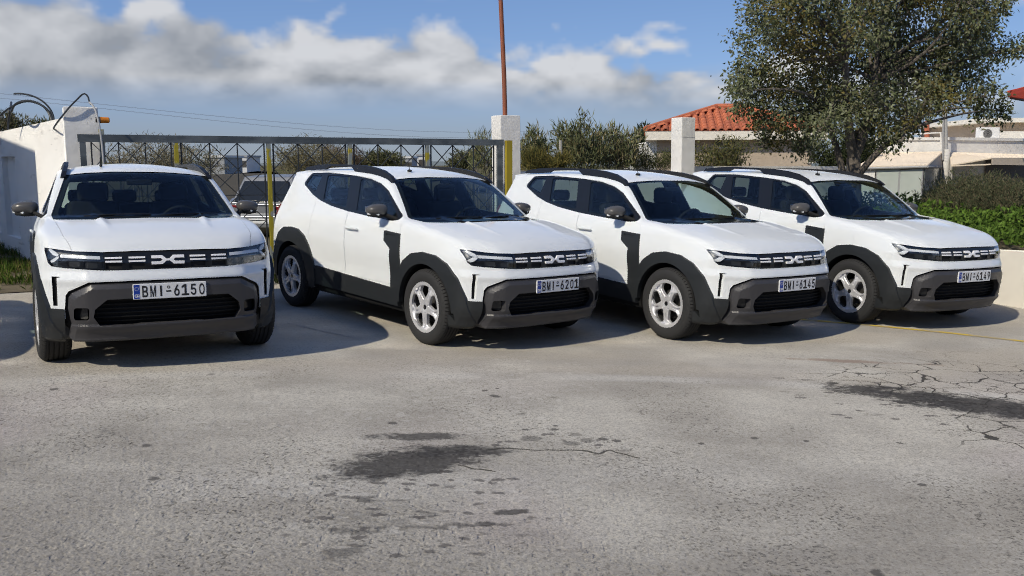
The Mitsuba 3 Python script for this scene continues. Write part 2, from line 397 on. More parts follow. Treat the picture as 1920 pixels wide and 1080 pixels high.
    for sgn, nm in ((-1, 'right'), (1, 'left')):
        half = mani(bx(-4, 2, 0, sgn * 2, 0, 2))
        for p, nm2, hx in ((door_f, 'front_door', -1.30), (door_r, 'rear_door', None)):
            pr_ = prism(p, 'y', .35, 1.15); pg = prism(p.buffer(.0035), 'y', .35, 1.15)
            if sgn < 0: pr_, pg = pr_.mirror((0, 1, 0)), pg.mirror((0, 1, 0))
            D = S ^ pr_
            body = body - pg
            if hx:
                c = cup(hx)
                if sgn < 0: c = c.mirror((0, 1, 0))
                D = D - c
            add(nm2 + '#' + nm, D, 'car_paint', (0, -.02))
            if hx:
                hd = hull_pts([(hx - .10, .893, .985), (hx + .10, .891, .985), (hx + .10, .896, .992), (hx - .10, .898, .992)], .011, 10)
                if sgn < 0: hd = hd.mirror((0, 1, 0))
                add(nm2 + '#' + nm + '/door_handle', hd, 'car_paint')
    add('body', body, 'car_paint', (0, -.02))
    # --- black core: floor, wheel wells, engine bay, cabin lining
    cav = lv(-.05) ^ mani(bx(-3.3, -.30, -1, 1, .52, 1.7))
    cav = cav ^ prism(Polygon([(-3.3, .52), (-3.3, 1.7), (-.2, 1.7), (-.2, 1.10), (-.62, 1.08), (-.75, .52)]), 'y', -1, 1)
    I70 = nose(-.065)
    core = I22 - wells - cav - Y(unary_union([pane_f, pane_r, pane_q])) - X(ws.buffer(-.012), -1.25, -.22) - X(rw.buffer(-.015), -3.6, -2.95)
    core = core - (P_head - I70) - (X(two(fog), .3, 1) - nose(-.05)) - (X(low, .3, 1.0) - I70)
    add('underbody', core.simplify(.0012), 'car_black', None, 30)
    # --- side glass and its black surrounds
    I6, I12, I30 = lv(-.005), lv(-.011), lv(-.03)
    fr = (I6 - I22) ^ Y(dlo.difference(unary_union([pane_f, pane_r, pane_q])))
    for sgn, nm in ((-1, 'right'), (1, 'left')):
        half = mani(bx(-4, 2, 0, sgn * 2, 0, 2))
        add('window_surround#' + nm, fr ^ half, 'car_gloss_black', (-.005,))
        for p, nm2 in ((pane_f, 'front_door#' + nm + '/window'), (pane_r, 'rear_door#' + nm + '/window'), (pane_q, 'quarter_window#' + nm)):
            out.append((nm2, sheet(I12 ^ half ^ Y(p.buffer(.006)), car_sdf, -.011), 'door_glass' if 'front' in nm2 else 'car_glass', 'n'))
    frit = X(ws.buffer(.012).difference(affinity.scale(ws, .93, .90, origin=(0, 1.325))), -1.25, -.1)
    out.append(('windscreen', sheet(I6 ^ X(ws.buffer(.004), -1.25, -.1), car_sdf, -.005), 'windscreen_glass', 'n'))
    add('windscreen_border', (I12 - I22) ^ frit, 'car_black', (-.011,))
    out.append(('rear_window', sheet(I6 ^ X(rw.buffer(.004), -3.6, -2.95), car_sdf, -.005), 'car_glass', 'n'))
    # --- cladding
    O5 = lv(.022)
    for sgn, nm in ((-1, 'right'), (1, 'left')):
        half = mani(bx(-4, 2, sgn * .5, sgn * 2, 0, 2))
        add('wheel_arch_trim#' + nm + '_front', (O5 - I22) ^ Y(ring(arch_f, 0)) ^ half, 'cladding', (.022,))
        add('wheel_arch_trim#' + nm + '_rear', (O5 - I22) ^ Y(ring(arch_r, -2.657)) ^ half, 'cladding', (.022,))
        sl = sill.difference(arch_f).difference(arch_r)
        add('sill_trim#' + nm, (OUT - I22) ^ Y(sl) ^ half, 'cladding', (.014,))
        vt = (OUT - I22) ^ Y(vent.difference(arch_f).difference(sill)) ^ half
        vt = vt - (Y(sm([(-.66, .985), (-.50, .98), (-.505, .965), (-.655, .97)], .003)) - lv(.004))
        add('fender_vent#' + nm, vt, 'cladding', (.014,))
        cn = Polygon([(.60, .18), (.716, .18), (.716, .474), (.90, .480), (.95, .18)])
        cnp = X(cn, .30, 1.0)
        if sgn < 0: cnp = cnp.mirror((0, 1, 0))
        add('bumper_corner#' + nm, (OUT - I22) ^ cnp - Y(arch_f.buffer(.002)), 'cladding', (.014,))
    add('rear_bumper', (OUT - I22) ^ mani(bx(-3.8, -2.9, -1, 1, .1, .56)) - Y(arch_r.buffer(.002)) - wells, 'cladding', (.014,))
    # --- front: skid panel, lower grille, fog lamps
    i0 = int((.22 - F[1][0]) / F[2])
    sv, so, sh = field(skid_sdf, (.30, -.85, .1), (1.0, .85, .80), .0125); sv[0] = 1; sv[:, :, -1] = 1; sv[:, 0] = 1; sv[:, -1] = 1
    SK = mani(nets((sv, so, sh), skid_sdf, 0.)).simplify(.0003)
    sk = (SK - nose(-.03)) ^ X(grey.difference(low).difference(two(fog)), .35, 1.0)
    out.append(('bumper_panel', skin(sk, skid_sdf, (0.,)), 'skid_plastic', 'n'))
    slats = m3.Manifold()
    for k in range(6):
        z = .372 + .032 * k
        slats = slats + ((nose(-.04) - nose(-.056)) ^ X(low.intersection(sbox(-1, z, 1, z + .008)), .35, 1.0))
    add('lower_grille', slats, 'car_black', (-.04,))
    for sgn, nm in ((-1, 'right'), (1, 'left')):
        f1 = fog if sgn > 0 else fl(fog)
        add('fog_lamp#' + nm, (nose(-.02) - nose(-.045)) ^ X(f1.buffer(-.008), .35, 1.0), 'car_gloss_black', (-.02,))
    # --- grille band
    cells = []
    for a in (.16, .318): cells += [sbox(a + .004, .768, a + .112, .806), sbox(-a - .112, .768, -a - .004, .806)]
    cells += [sbox(-.10, .766, .10, .786)]
    g = (nose(-.012) - nose(-.04)) ^ X(band.buffer(-.002), .3, 1.0)
    g = g - (X(unary_union(cells), .3, 1.0) - nose(-.03))
    g = g - P_head
    add('grille', g, 'car_gloss_black', (-.012,))
    for s0 in (-1, 1):
        for a in (.160, .320):
            for z in (.8165, .8435):
                bp = sbox(s0 * a, z, s0 * (a + .114), z + .0125)
                add('grille/grille_bar', (nose(-.001) - nose(-.014)) ^ X(bp, .3, 1.0), 'badge_white', (-.001,))
    hl = Polygon([(.004, 0), (.040, .033), (.117, .033), (.117, .012), (.052, .012), (.038, 0), (.052, -.012), (.117, -.012), (.117, -.033), (.040, -.033)])
    em = unary_union([hl, fl(hl), sbox(-.012, -.007, .012, .007)])
    add('grille/emblem', (nose(.003) - nose(-.014)) ^ X(affinity.translate(em, 0, .828), .3, 1.0), 'badge_white', (.003,))
    # --- headlamps
    for sgn, nm in ((-1, 'right'), (1, 'left')):
        q = (lambda p: p) if sgn > 0 else fl
        key = 'headlight#' + nm
        hp = X(q(head.buffer(-.002)), .1, 1.0)
        add(key, (nose(-.045) - I70) ^ hp, 'lamp_dark', (-.045,))
        bez = Polygon([(.455, .765), (.455, .832), (.70, .842), (.755, .80), (.735, .782)])
        inner = unary_union([sm([(.485, .775), (.485, .822), (.575, .826), (.575, .778)], .012), sm([(.60, .782), (.60, .828), (.68, .833), (.68, .788)], .012)])
        add(key + '/bezel', (nose(-.025) - nose(-.05)) ^ X(q(bez.difference(inner)), .1, 1.0), 'car_gloss_black', (-.025,))
        add(key + '/reflector', (nose(-.036) - nose(-.05)) ^ X(q(inner), .1, 1.0), 'lamp_dark', (-.036,))
        drl = Polygon([(.465, .840), (.465, .862), (.715, .876), (.725, .866), (.722, .853)])
        add(key + '/light_bar', (nose(-.012) - nose(-.035)) ^ X(q(drl), .1, 1.0), 'lamp_white', (-.012,))
        up = Polygon([(.731, .872), (.748, .892), (.785, .918), (.795, .906), (.772, .872), (.745, .861)])
        dn = Polygon([(.731, .862), (.745, .858), (.788, .826), (.782, .815), (.765, .820), (.735, .848)])
        add(key + '/light_prong', (nose(-.010) - nose(-.04)) ^ X(q(up), .1, 1.0), 'lamp_white', (-.010,))
        add(key + '/light_prong', (nose(-.012) - nose(-.04)) ^ X(q(dn), .1, 1.0), 'lamp_white', (-.012,))
        out.append((key + '/lens', sheet(nose(-.003) ^ hp, car_sdf, -.003), 'lamp_lens', 'n'))
    # --- tail lamps
    tl = Polygon([(.60, 1.04), (.60, 1.085), (.76, 1.16), (.95, 1.19), (.95, 1.03), (.75, 1.02)])
    for sgn, nm in ((-1, 'right'), (1, 'left')):
        q = tl if sgn > 0 else fl(tl)
        add('tail_light#' + nm, (OUT - I22) ^ X(q, -3.7, -3.22), 'tail_red', (.014,))
    # --- roof rails
    for sgn, nm in ((-1, 'right'), (1, 'left')):
        prof = sm([(-.915, 1.478), (-.99, 1.528), (-1.16, 1.582), (-1.36, 1.612), (-1.62, 1.631), (-2.30, 1.633), (-2.62, 1.620), (-2.90, 1.590), (-2.93, 1.550), (-2.40, 1.572), (-2.33, 1.609), (-1.82, 1.608), (-1.72, 1.560), (-1.36, 1.545), (-1.10, 1.505), (-.96, 1.455)], .005)
        n = 2
        r = m3.Manifold.batch_boolean([prism(prof, 'y', -.019, .019)], m3.OpType.Add)
        r = r.refine_to_length(.06)
        yy = lambda x: np.interp(x, [-2.85, -2.4, -1.3, -.93], [.535, .565, .580, .582])
        def warp(v):
            v = np.array(v); t = (v[..., 2] - 1.6); v[..., 1] = sgn * (yy(v[..., 0]) - .35 * t) + v[..., 1]
            return v
        r = r.warp_batch(warp)
        out.append(('roof_rail#' + nm, r, 'rail_black', 30))
    # --- mirrors
    for sgn, nm in ((-1, 'right'), (1, 'left')):
        def loft(rows):
            pts = []
            for (y, x0, x1, z0, z1) in rows:
                pts += [(x0, sgn * y, z0), (x1, sgn * y, z0), (x0, sgn * y, z1), (x1, sgn * y, z1)]
            return pts
        t = trimesh.creation.icosphere(4); v = t.vertices.copy()
        v = np.sign(v) * np.abs(v) ** .72
        v /= np.maximum(np.linalg.norm(v, axis=1, keepdims=True), 1e-9) ** .35
        w_ = (v[:, 1] + 1) / 2                     # 0 at the stalk, 1 at the tip
        zz = v[:, 2] * (.062 - .012 * w_) + 1.212 - .010 * w_
        xx = v[:, 0] * (.095 - .015 * w_) - .750 - .012 * w_
        xx = np.maximum(xx, -.820)
        t.vertices = np.stack([xx, sgn * (.934 + .102 * v[:, 1]), zz], 1)
        if sgn < 0: t.invert()
        out.append(('mirror#' + nm, t, 'mirror_grey', True))
        base = hull_pts(loft([(.86, -.80, -.71, 1.150, 1.165), (.94, -.805, -.69, 1.146, 1.158), (1.0, -.80, -.73, 1.154, 1.162)]), .012, 12)
        out.append(('mirror#' + nm + '/mirror_base', base + hull_pts(loft([(.79, -.72, -.58, 1.115, 1.125), (.875, -.76, -.70, 1.165, 1.172)]), .012, 10), 'car_black', 40))
        ind = hull_pts(loft([(.95, -.700, -.690, 1.162, 1.170), (1.020, -.765, -.755, 1.168, 1.178)]), .009, 10)
        out.append(('mirror#' + nm + '/turn_signal', ind, 'lamp_white', 40))
        gl = hull_pts(loft([(.87, -.832, -.831, 1.185, 1.245), (1.01, -.832, -.831, 1.19, 1.235)]), .004, 8)
        out.append(('mirror#' + nm + '/mirror_glass', gl, 'lamp_chrome', 30))
    # --- wipers, aerial, number plate holder
    for y0, y1 in ((.05, .60), (-.50, .02)):
        w = m3.Manifold()
        pts = []
        for t in np.linspace(0, 1, 7):
            y = y0 + (y1 - y0) * t; z = 1.140 + .012 * math.sin(t * 2.2)
            pts.append((float(c_ws(np.array(z)) - .33 * y * y) + .012, y, z))
        out.append(('wiper', tube(pts, .005, 6), 'car_black', 40))
    out.append(('aerial', hull_pts([(-1.16, -.30, 1.585), (-1.11, -.30, 1.585)], .012, 8) + hull_pts([(-1.14, -.30, 1.60)], .006, 8) + hull_pts([(-1.135, -.30, 1.59), (-1.155, -.30, 1.66)], .004, 8), 'car_black', 40))
    # --- cabin
    def seat(x, y, w, h):
        a = hull_pts([(x + s * .22, y + t * w, .78) for s in (-1, 1) for t in (-1, 1)], .07, 12)
        b = hull_pts([(x - .22, y + t * w, .82) for t in (-1, 1)] + [(x - .36, y + t * w * .85, h) for t in (-1, 1)], .06, 12)
        c = hull_pts([(x - .37, y + t * .09, h + z) for t in (-1, 1) for z in (.09, .19)], .045, 12)
        return a + b + c
    out.append(('seat', seat(-1.05, .36, .20, 1.20), 'seat_cloth', 40))
    out.append(('seat', seat(-1.05, -.36, .20, 1.20), 'seat_cloth', 40))
    rb = hull_pts([(-2.15, t * .55, .80) for t in (-1, 1)] + [(-2.33, t * .52, 1.18) for t in (-1, 1)], .06, 12)
    for y in (-.42, 0, .42): rb = rb + hull_pts([(-2.36, y + t * .08, 1.28 + z) for t in (-1, 1) for z in (0, .05)], .04, 10)
    out.append(('rear_bench', rb, 'seat_cloth', 40))
    dash = hull_pts([(-.55, t * .66, 1.04) for t in (-1, 1)] + [(-.88, t * .66, 1.03) for t in (-1, 1)] + [(-.85, t * .66, .7) for t in (-1, 1)], .03, 10)
    dash = dash + hull_pts([(-.86, .36 + t * .14, 1.08) for t in (-1, 1)] + [(-.78, .36 + t * .14, 1.06) for t in (-1, 1)], .03, 10)
    out.append(('dashboard', dash, 'seat_cloth', 40))
    wh = trimesh.creation.torus(.18, .016, 40, 10); sp = bx(-.17, .17, -.02, .02, -.01, .01)
    wh = cat(wh, sp, bx(-.03, .03, -.17, 0, -.01, .01))
    Mw = trimesh.transformations.rotation_matrix(math.radians(-65), (0, 1, 0)); wh.apply_transform(trimesh.transformations.rotation_matrix(math.pi / 2, (0, 0, 1))); wh.apply_transform(Mw); wh.apply_translation((-1.0, .36, 1.04))
    out.append(('steering_wheel', wh, 'car_black', 40))
    out.append(('interior_mirror', hull_pts([(-.90, t * .10, 1.415 + z) for t in (-1, 1) for z in (0, .03)], .010, 8) + hull_pts([(-.92, t * .05, 1.47 + z) for t in (-1, 1) for z in (0, .015)], .012, 8), 'car_black', 40))
    return out

# ------------------------------------------------------------------ wheel: hub at the origin, outer face towards -y
def build_wheel():
    out = []
    R = .352
    prof = [(.232, -.098), (.240, -.106), (.262, -.113), (.292, -.116), (.318, -.110), (.334, -.098), (.345, -.088), (R, -.076)]
    gr = [(-.052, .010), (-.018, .011), (.018, .011), (.052, .010)]
    for c, w in gr: prof += [(R + .0005, c - w / 2), (R - .009, c - w / 2 + .001), (R - .009, c + w / 2 - .001), (R + .0005, c + w / 2)]
    prof += [(R, .076), (.345, .088), (.334, .098), (.318, .110), (.292, .116), (.262, .113), (.240, .106), (.232, .098)]
    ty = lathe(prof, 96).rotate((90, 0, 0))      # revolve is about z: turn it to the y axis
    ty = lathe([(r, -h) for r, h in prof][::-1], 96).rotate((90, 0, 0))
    blocks = []
    n = 64
    for k in range(n):                            # shoulder lugs cut into the tread edge
        a = 2 * math.pi * k / n
        for s in (-1, 1):
            b = bx(-.0035, .0035, s * .070, s * .112, R - .022, R + .02)
            b.apply_transform(trimesh.transformations.rotation_matrix(a + (s > 0) * .05, (0, 1, 0)))
            blocks.append(mani(b))
    ty = ty - m3.Manifold.compose(blocks)
    out.append(('tyre', ty, 'tyre_rubber', 32))
    # rim: barrel and five forked spokes
    barrel = [(.234, -.106), (.239, -.106), (.240, -.099), (.227, -.086), (.218, -.060), (.212, .09), (.234, .10), (.206, .10), (.204, -.06), (.211, -.086), (.222, -.100)]
    out.append(('rim', lathe([(.204, .100), (.236, .104), (.240, .099), (.228, .084), (.222, .074), (.206, .078)], 72).rotate((90, 0, 0)), 'alloy_bright', 30))
    out.append(('rim/barrel', lathe([(r - .001, -h) for r, h in barrel[3:-2]], 64).rotate((90, 0, 0)), 'barrel_dark', 30))
    # spoke openings in the face disc
    disc = Point(0, 0).buffer(.205, 48)
    ops, pockets = [], []
    for k in range(5):
        a = 72 * k + 36
        o_ = Polygon([(.066, -.006), (.066, .006), (.098, .038), (.130, .061), (.164, .056), (.1885, .026), (.1885, -.026), (.164, -.056), (.130, -.061), (.098, -.038)])
        o_ = o_.buffer(-.005).buffer(.005, quad_segs=3)
        ops.append(affinity.rotate(o_, a, origin=(0, 0)))
        pk = Polygon([(.080, -.004), (.080, .004), (.130, .008), (.190, .044), (.190, -.044), (.130, -.008)])
        pockets.append(affinity.rotate(pk, 72 * k, origin=(0, 0)))
    ops = unary_union(ops)
    face = disc.difference(ops)
    lay = cross(face).extrude(.030)
    bev = cross(face.buffer(-.0045)).extrude(.006).translate((0, 0, .030))
    sp = lay + bev
    sp = sp - cross(unary_union(pockets).difference(ops.buffer(.006))).extrude(.03).translate((0, 0, .018))
    for k in range(5):
        a = math.radians(72 * k + 36)
        sp = sp - m3.Manifold.cylinder(.03, .0095, .0095, 16).translate((.052 * math.cos(a), .052 * math.sin(a), .016))
    sp = sp.scale((1.12, 1.12, 1.0)).refine_to_length(.02)
    def dish(v):
        v = np.array(v); r = np.hypot(v[..., 0], v[..., 1])
        v[..., 2] += -.020 * np.clip((.075 - r) / .075, 0, 1) ** 2 - .012 * np.clip((r - .14) / .06, 0, 1) ** 2
        return v
    sp = sp.warp_batch(dish)
    # z -> -y
    sp = sp.rotate((90, 0, 0)).translate((0, -.066, 0))
    out.append(('rim/spokes', sp, 'alloy_bright', 25))
    cap = lathe([(0, 0), (.027, 0), (.030, .004), (.027, .008), (0, .010)], 32).rotate((90, 0, 0)).translate((0, -.084, 0))
    out.append(('rim/hub_cap', cap, 'car_gloss_black', 40))
    bolts = m3.Manifold.compose([m3.Manifold.cylinder(.016, .007, .007, 6).rotate((90, 0, 0)).translate((.058 * math.cos(math.radians(72 * k + 36)), -.070, .058 * math.sin(math.radians(72 * k + 36)))) for k in range(5)])
    out.append(('rim/wheel_bolts', bolts, 'alloy', 30))
    bd = lathe([(.03, -.03), (.145, -.03), (.145, -.008), (.03, -.008)], 40).rotate((90, 0, 0))
    out.append(('brake_disc', bd, 'brake_steel', 30))
    cal = hull_pts([(.12 * math.cos(t), -.01 + s, .12 * math.sin(t)) for t in np.linspace(2.6, 3.7, 5) for s in (-.03, .02)], .022, 8)
    out.append(('brake_caliper', cal, 'brake_steel', 30))
    return out
# ------------------------------------------------------------------ materials of the cars
def principled(key, c, rough=.5, metal=0., **k):
    scene[key] = {'type': 'twosided', 'bsdf': {'type': 'principled', 'base_color': {'type': 'rgb', 'value': list(c)} if not isinstance(c, dict) else c, 'roughness': rough, 'metallic': metal, **k}}
principled('car_paint', (.715, .74, .755), .10, 0., specular=.75, clearcoat=1., clearcoat_gloss=.97)
principled('car_black', (.005, .005, .0055), .8)
principled('car_gloss_black', (.012, .013, .015), .12)
principled('cladding', (.019, .0215, .024), .42)
principled('rail_black', (.010, .010, .011), .4)
principled('skid_plastic', (.046, .045, .049), .38)
principled('badge_white', (.78, .78, .80), .3)
principled('lamp_white', (.72, .74, .76), .25)
principled('lamp_dark', (.03, .032, .034), .3)
principled('lamp_chrome', (.55, .56, .58), .15, 1.)
principled('tail_red', (.16, .008, .01), .15)
principled('mirror_grey', (.085, .082, .080), .3)
principled('tyre_rubber', (.022, .022, .023), .8)
principled('alloy', (.55, .55, .57), .3, .7)
principled('alloy_bright', (.84, .84, .86), .30, .55)
principled('brake_steel', (.14, .135, .13), .45, .8)
principled('seat_cloth', (.006, .0065, .008), .85)
principled('barrel_dark', (.06, .06, .062), .5, .5)
principled('plate_white', (.70, .71, .73), .35)
principled('plate_blue', (.012, .045, .30), .35)
principled('plate_ink', (.012, .012, .014), .5)
def pane(key, t, ior=1.52): scene[key] = {'type': 'thindielectric', 'int_ior': ior, 'specular_transmittance': {'type': 'rgb', 'value': list(t)}}
pane('windscreen_glass', (.62, .72, .70), 1.30); pane('door_glass', (.62, .72, .70), 1.38); pane('car_glass', (.46, .54, .53), 1.38); pane('lamp_lens', (.92, .93, .94))
# ------------------------------------------------------------------ the parked cars
PARTS, WHEEL = build_car_parts(), build_wheel()
def rotm(ax, a): return trimesh.transformations.rotation_matrix(a, ax)
GROUND = rotm((0, 1, 0), TILT)                      # the lot's plane -> world
def car_matrix(x, y, a, dz, pit, rol):
    M = rotm((0, 0, 1), a) @ rotm((1, 0, 0), rol) @ rotm((0, 1, 0), -pit)
    M[:3, 3] = (x, y, dz)
    return GROUND @ M
_dicts = {}
def entry(tag, m, mat, smooth):
    """The ply dict of a part, made once and shared by all copies."""
    if tag not in _dicts:
        if smooth == 'n': _dicts[tag] = {'type': 'ply', 'filename': meshkit.write_ply(m[:2], normals=m[2]), 'face_normals': False, 'bsdf': ref(mat)}
        else: _dicts[tag] = mikit.ply(m, mat, smooth=smooth)
    return _dicts[tag]
def copy_part(root, path, tag, m, mat, smooth, M):
    pre, _, leaf = path.rpartition('/')
    hold = root + '__' + pre.replace('/', '__') + '__' if pre else root + '__'
    k = numbered(hold + leaf)
    scene[k] = {**entry(tag, m, mat, smooth), 'to_world': T4(M)}
    return k
STEER = math.radians(-4)
def place_car(M, label, plate, steer=0., spin=0.):
    root = thing('parked_suv', label, 'car', 'white cars parked in a row')
    names = {}
    for path, m, mat, smooth in PARTS:
        pre, _, leaf = path.partition('/')
        if '#' in pre:                                # two sides of one part: front_door#left
            if pre not in names:
                names[pre] = numbered(root + '__' + pre.split('#')[0])[len(root) + 2:]
                labels.setdefault('_seen', {})[root + '__' + names[pre]] = 1
            nm = names[pre]
            if not leaf:
                scene[root + '__' + nm] = {**entry(path, m, mat, smooth), 'to_world': T4(M)}
                continue
            copy_part(root, nm + '/' + leaf, path + str(id(m)), m, mat, smooth, M)
        else:
            copy_part(root, path, path + str(id(m)), m, mat, smooth, M)
    for x in (0, -2.657):
        for s in (-1, 1):
            W = np.eye(4); W[:3, 3] = (x, s * .787, .352)
            if s > 0: W = W @ rotm((0, 0, 1), math.pi)
            if x == 0: W = W @ rotm((0, 0, 1), steer)
            W = W @ rotm((0, 1, 0), spin + x + s)
            wk = numbered(root + '__wheel')
            for path, m, mat, smooth in WHEEL:
                pre, _, leaf = path.partition('/')
                k = wk if path == 'tyre' else wk + '__' + (leaf or pre)
                if path != 'tyre': k = numbered(k)
                scene[k] = {**entry('w' + path, m, mat, smooth), 'to_world': T4(M @ W)}
    if not plate: return root
    # number plate on the front panel
    P = M @ np.array([[0, 0, 1, .850], [1, 0, 0, 0], [0, 1, 0, .597], [0, 0, 0, 1.]])      # plate x -> car y, plate y -> car z, plate z -> forward
    pk = root + '__number_plate'
    if 'pl' not in _dicts:
        _dicts['pl'] = mikit.ply(rbox(-.262, .262, -.058, .058, -.014, .0, .005, 3), 'plate_white', smooth=40)
        _dicts['plb'] = mikit.ply(bx(-.256, -.214, -.052, .052, -.001, .0012), 'plate_blue')
        for ch, xx in (('G', -.2525), ('R', -.2340)):
            t = meshkit.text_mesh(ch, .022, .001, True); t.apply_translation((xx, -.042, .0011)); _dicts['pl' + ch] = mikit.ply(t, 'plate_white')
        dots = [trimesh.creation.cylinder(.0022, .002, sections=6).apply_translation((-.235 + .013 * math.cos(t), .022 + .013 * math.sin(t), .0014)) for t in np.arange(12) * math.pi / 6]
        _dicts['pls'] = [mikit.ply(d, 'plate_white') for d in dots]
    scene[pk] = {**_dicts['pl'], 'to_world': T4(P)}
    scene[pk + '__country_band'] = {**_dicts['plb'], 'to_world': T4(P)}
    for ch in 'GR': scene[numbered(pk + '__letter')] = {**_dicts['pl' + ch], 'to_world': T4(P)}
    for d in _dicts['pls']: scene[numbered(pk + '__star')] = {**d, 'to_world': T4(P)}
    def put(txt, x0, x1, h=.080, y=-.040):
        for ch, xx in zip(txt, np.linspace(x0, x1, len(txt))):
            t = bx(0, .013, 0, h, 0, .0016) if ch == 'I' else meshkit.text_mesh('O' if ch == '0' else ch, h, .0016, True); b = t.bounds
            sx = min(1.0, .040 / (b[1, 0] - b[0, 0])) if ch not in 'I1' else 1.0
            t.apply_translation((-(b[0, 0] + b[1, 0]) / 2, 0, .0004)); t.apply_transform(np.diag([sx, 1, 1, 1])); t.apply_translation((xx, y, 0))
            part(pk, 'letter' if ch.isalpha() else 'digit', t, 'plate_ink', M=P)
    put(plate[:3], -.178, -.066); put(plate[4:], .046, .228)
    part(pk, 'dash', bx(-.030, .006, -.010, .002, .0004, .0018), 'plate_ink', M=P)
    ringp = Point(-.012, .026).buffer(.011, 8).difference(Point(-.012, .026).buffer(.006, 8))
    rg = trimesh.creation.extrude_polygon(ringp, .0016, engine='earcut'); rg.apply_translation((0, 0, .0004))
    part(pk, 'ring_mark', rg, 'plate_ink', M=P)
    return root
CARS = [(-2.988, 7.415, -1.0738, .024, .040647, .0036), (-.141, 8.702, -.8676, -.022, -.00047, -.0035), (2.229, 9.122, -.97987, -.014, -.00259, -.00067), (4.456, 10.093, -1.08458, .009, -.018364, .00057)]
CAR_M = [car_matrix(*c) for c in CARS]
# ------------------------------------------------------------------ the place: ground
def at(x, y, Y):
    """The point at distance Y (metres ahead) that the photograph shows at pixel (x, y)."""
    d = FWD * FPX + np.array([x - 960.0, 0, 0]) - np.array([0, math.sin(PITCH), math.cos(PITCH)]) * (y - 540.0)
    return EYE + d * (Y / d[1])
def gz(x, y=0):
    """Height of the lot's mean plane."""
    return -np.clip(x, -14, 14) * math.tan(TILT)
from scipy.interpolate import RBFInterpolator
_wp, _wh = [], []
for M_ in CAR_M:
    for x in (0, -2.657):
        for y in (-.787, .787):
            p = M_ @ np.array([x, y, 0, 1.0]); _wp.append(p[:2]); _wh.append(p[2] - gz(p[0]) + .002)
for a in np.linspace(-14, 14, 15):
    for b in (1, 4, 17, 20): _wp.append((a, b)); _wh.append(0)
for b in (7, 10, 13):
    for a in (-14, -9, 9, 14): _wp.append((a, b)); _wh.append(0)
_rb = RBFInterpolator(np.array(_wp), np.array(_wh), kernel='thin_plate_spline', smoothing=1e-4)
def ground_z(x, y):
    x, y = np.asarray(x, float), np.asarray(y, float); sh = x.shape
    ins = (np.abs(x) < 14) & (y > 1) & (y < 20)
    r = np.zeros(sh)
    if ins.any(): r[ins] = _rb(np.stack([x[ins], y[ins]], -1))
    fade = np.clip((14 - np.abs(x)) / 3, 0, 1) * np.clip((y - 1) / 2, 0, 1) * np.clip((20 - y) / 3, 0, 1)
    return gz(x) + r * fade
def grid(xs, ys, zf):
    X, Y = np.meshgrid(xs, ys, indexing='ij'); v = np.stack([X, Y, zf(X, Y)], -1).reshape(-1, 3)
    n, m = len(xs), len(ys); i, j = np.meshgrid(np.arange(n - 1), np.arange(m - 1), indexing='ij')
    q = np.stack([i * m + j, (i + 1) * m + j, (i + 1) * m + j + 1, i * m + j + 1], -1).reshape(-1, 4)
    return trimesh.Trimesh(v, np.vstack([q[:, [0, 1, 2]], q[:, [0, 2, 3]]]), process=False)
N, FB, SS, MIX = mikit.noise, mikit.fbm, mikit.smoothstep, mikit.mix
def ell(p, cx, cy, rx, ry, ang, wob=.5, sc=3.0):
    """Soft mask of an irregular stain."""
    c, s = math.cos(ang), math.sin(ang)
    u = ((p.x - cx) * c + (p.y - cy) * s) / rx; v = (-(p.x - cx) * s + (p.y - cy) * c) / ry
    return u * u + v * v + (FB(p.x * sc, p.y * sc * 1.6, cx, 4) - .5) * wob * 4 + (FB(p.x * 30, p.y * 45, cx, 3) - .5) * wob * 1.6
STAINS = [(-.55, 4.80, .50, .28, .45, .9), (-.56, 5.26, .36, .09, .1, .8), (-.35, 5.0, .40, .14, .15, .8), (-.72, 4.22, .22, .07, 0, .6), (-.80, 4.55, .30, .10, .1, .5), (-.45, 4.05, .12, .05, .1, .6), (-.62, 3.86, .22, .06, .1, .45), (-.30, 3.92, .22, .05, .05, .55), (-.12, 3.95, .07, .04, 0, .8), (.0, 4.1, .10, .035, .3, .8), (-.72, 3.62, .10, .09, .2, .5), (-.62, 4.02, .3, .2, .2, .22),
          (2.70, 6.70, .32, .22, -.15, .9), (3.05, 6.52, .40, .34, -.45, .95), (3.40, 6.30, .46, .38, -.5, .95), (3.85, 6.08, .48, .36, -.4, .95), (2.28, 7.02, .20, .045, -.2, .6), (3.3, 6.62, .35, .06, -.2, .5), (2.88, 5.88, .12, .05, 0, .5), (2.5, 6.0, .10, .03, 0, .4)]
SPOTS = [(-.12, 6.27, .055), (-.2, 6.42, .04), (-.11, 6.50, .035), (-.76, 5.52, .05), (.07, 5.82, .06), (.085, 5.46, .04), (.27, 5.48, .045), (.40, 5.38, .06), (.28, 5.56, .03), (.12, 5.28, .10), (1.51, 5.39, .045), (-1.85, 4.44, .05), (-2.1, 4.96, .05), (.46, 5.26, .07), (.36, 5.20, .08), (.56, 5.30, .05), (.64, 5.27, .04), (1.15, 5.25, .03), (1.82, 5.35, .03), (1.52, 3.52, .05), (-3.2, 6.1, .05), (-2.28, 6.62, .06), (2.2, 4.6, .04), (1.3, 5.8, .02), (2.4, 5.35, .025)]
LINES = [[(-.15, 5.02), (.0, 5.07), (.2, 5.055), (.36, 5.06), (.5, 5.03), (.58, 5.06), (.66, 5.02), (.74, 4.96)], [(-.30, 4.77), (-.2, 4.70), (-.08, 4.66)]]
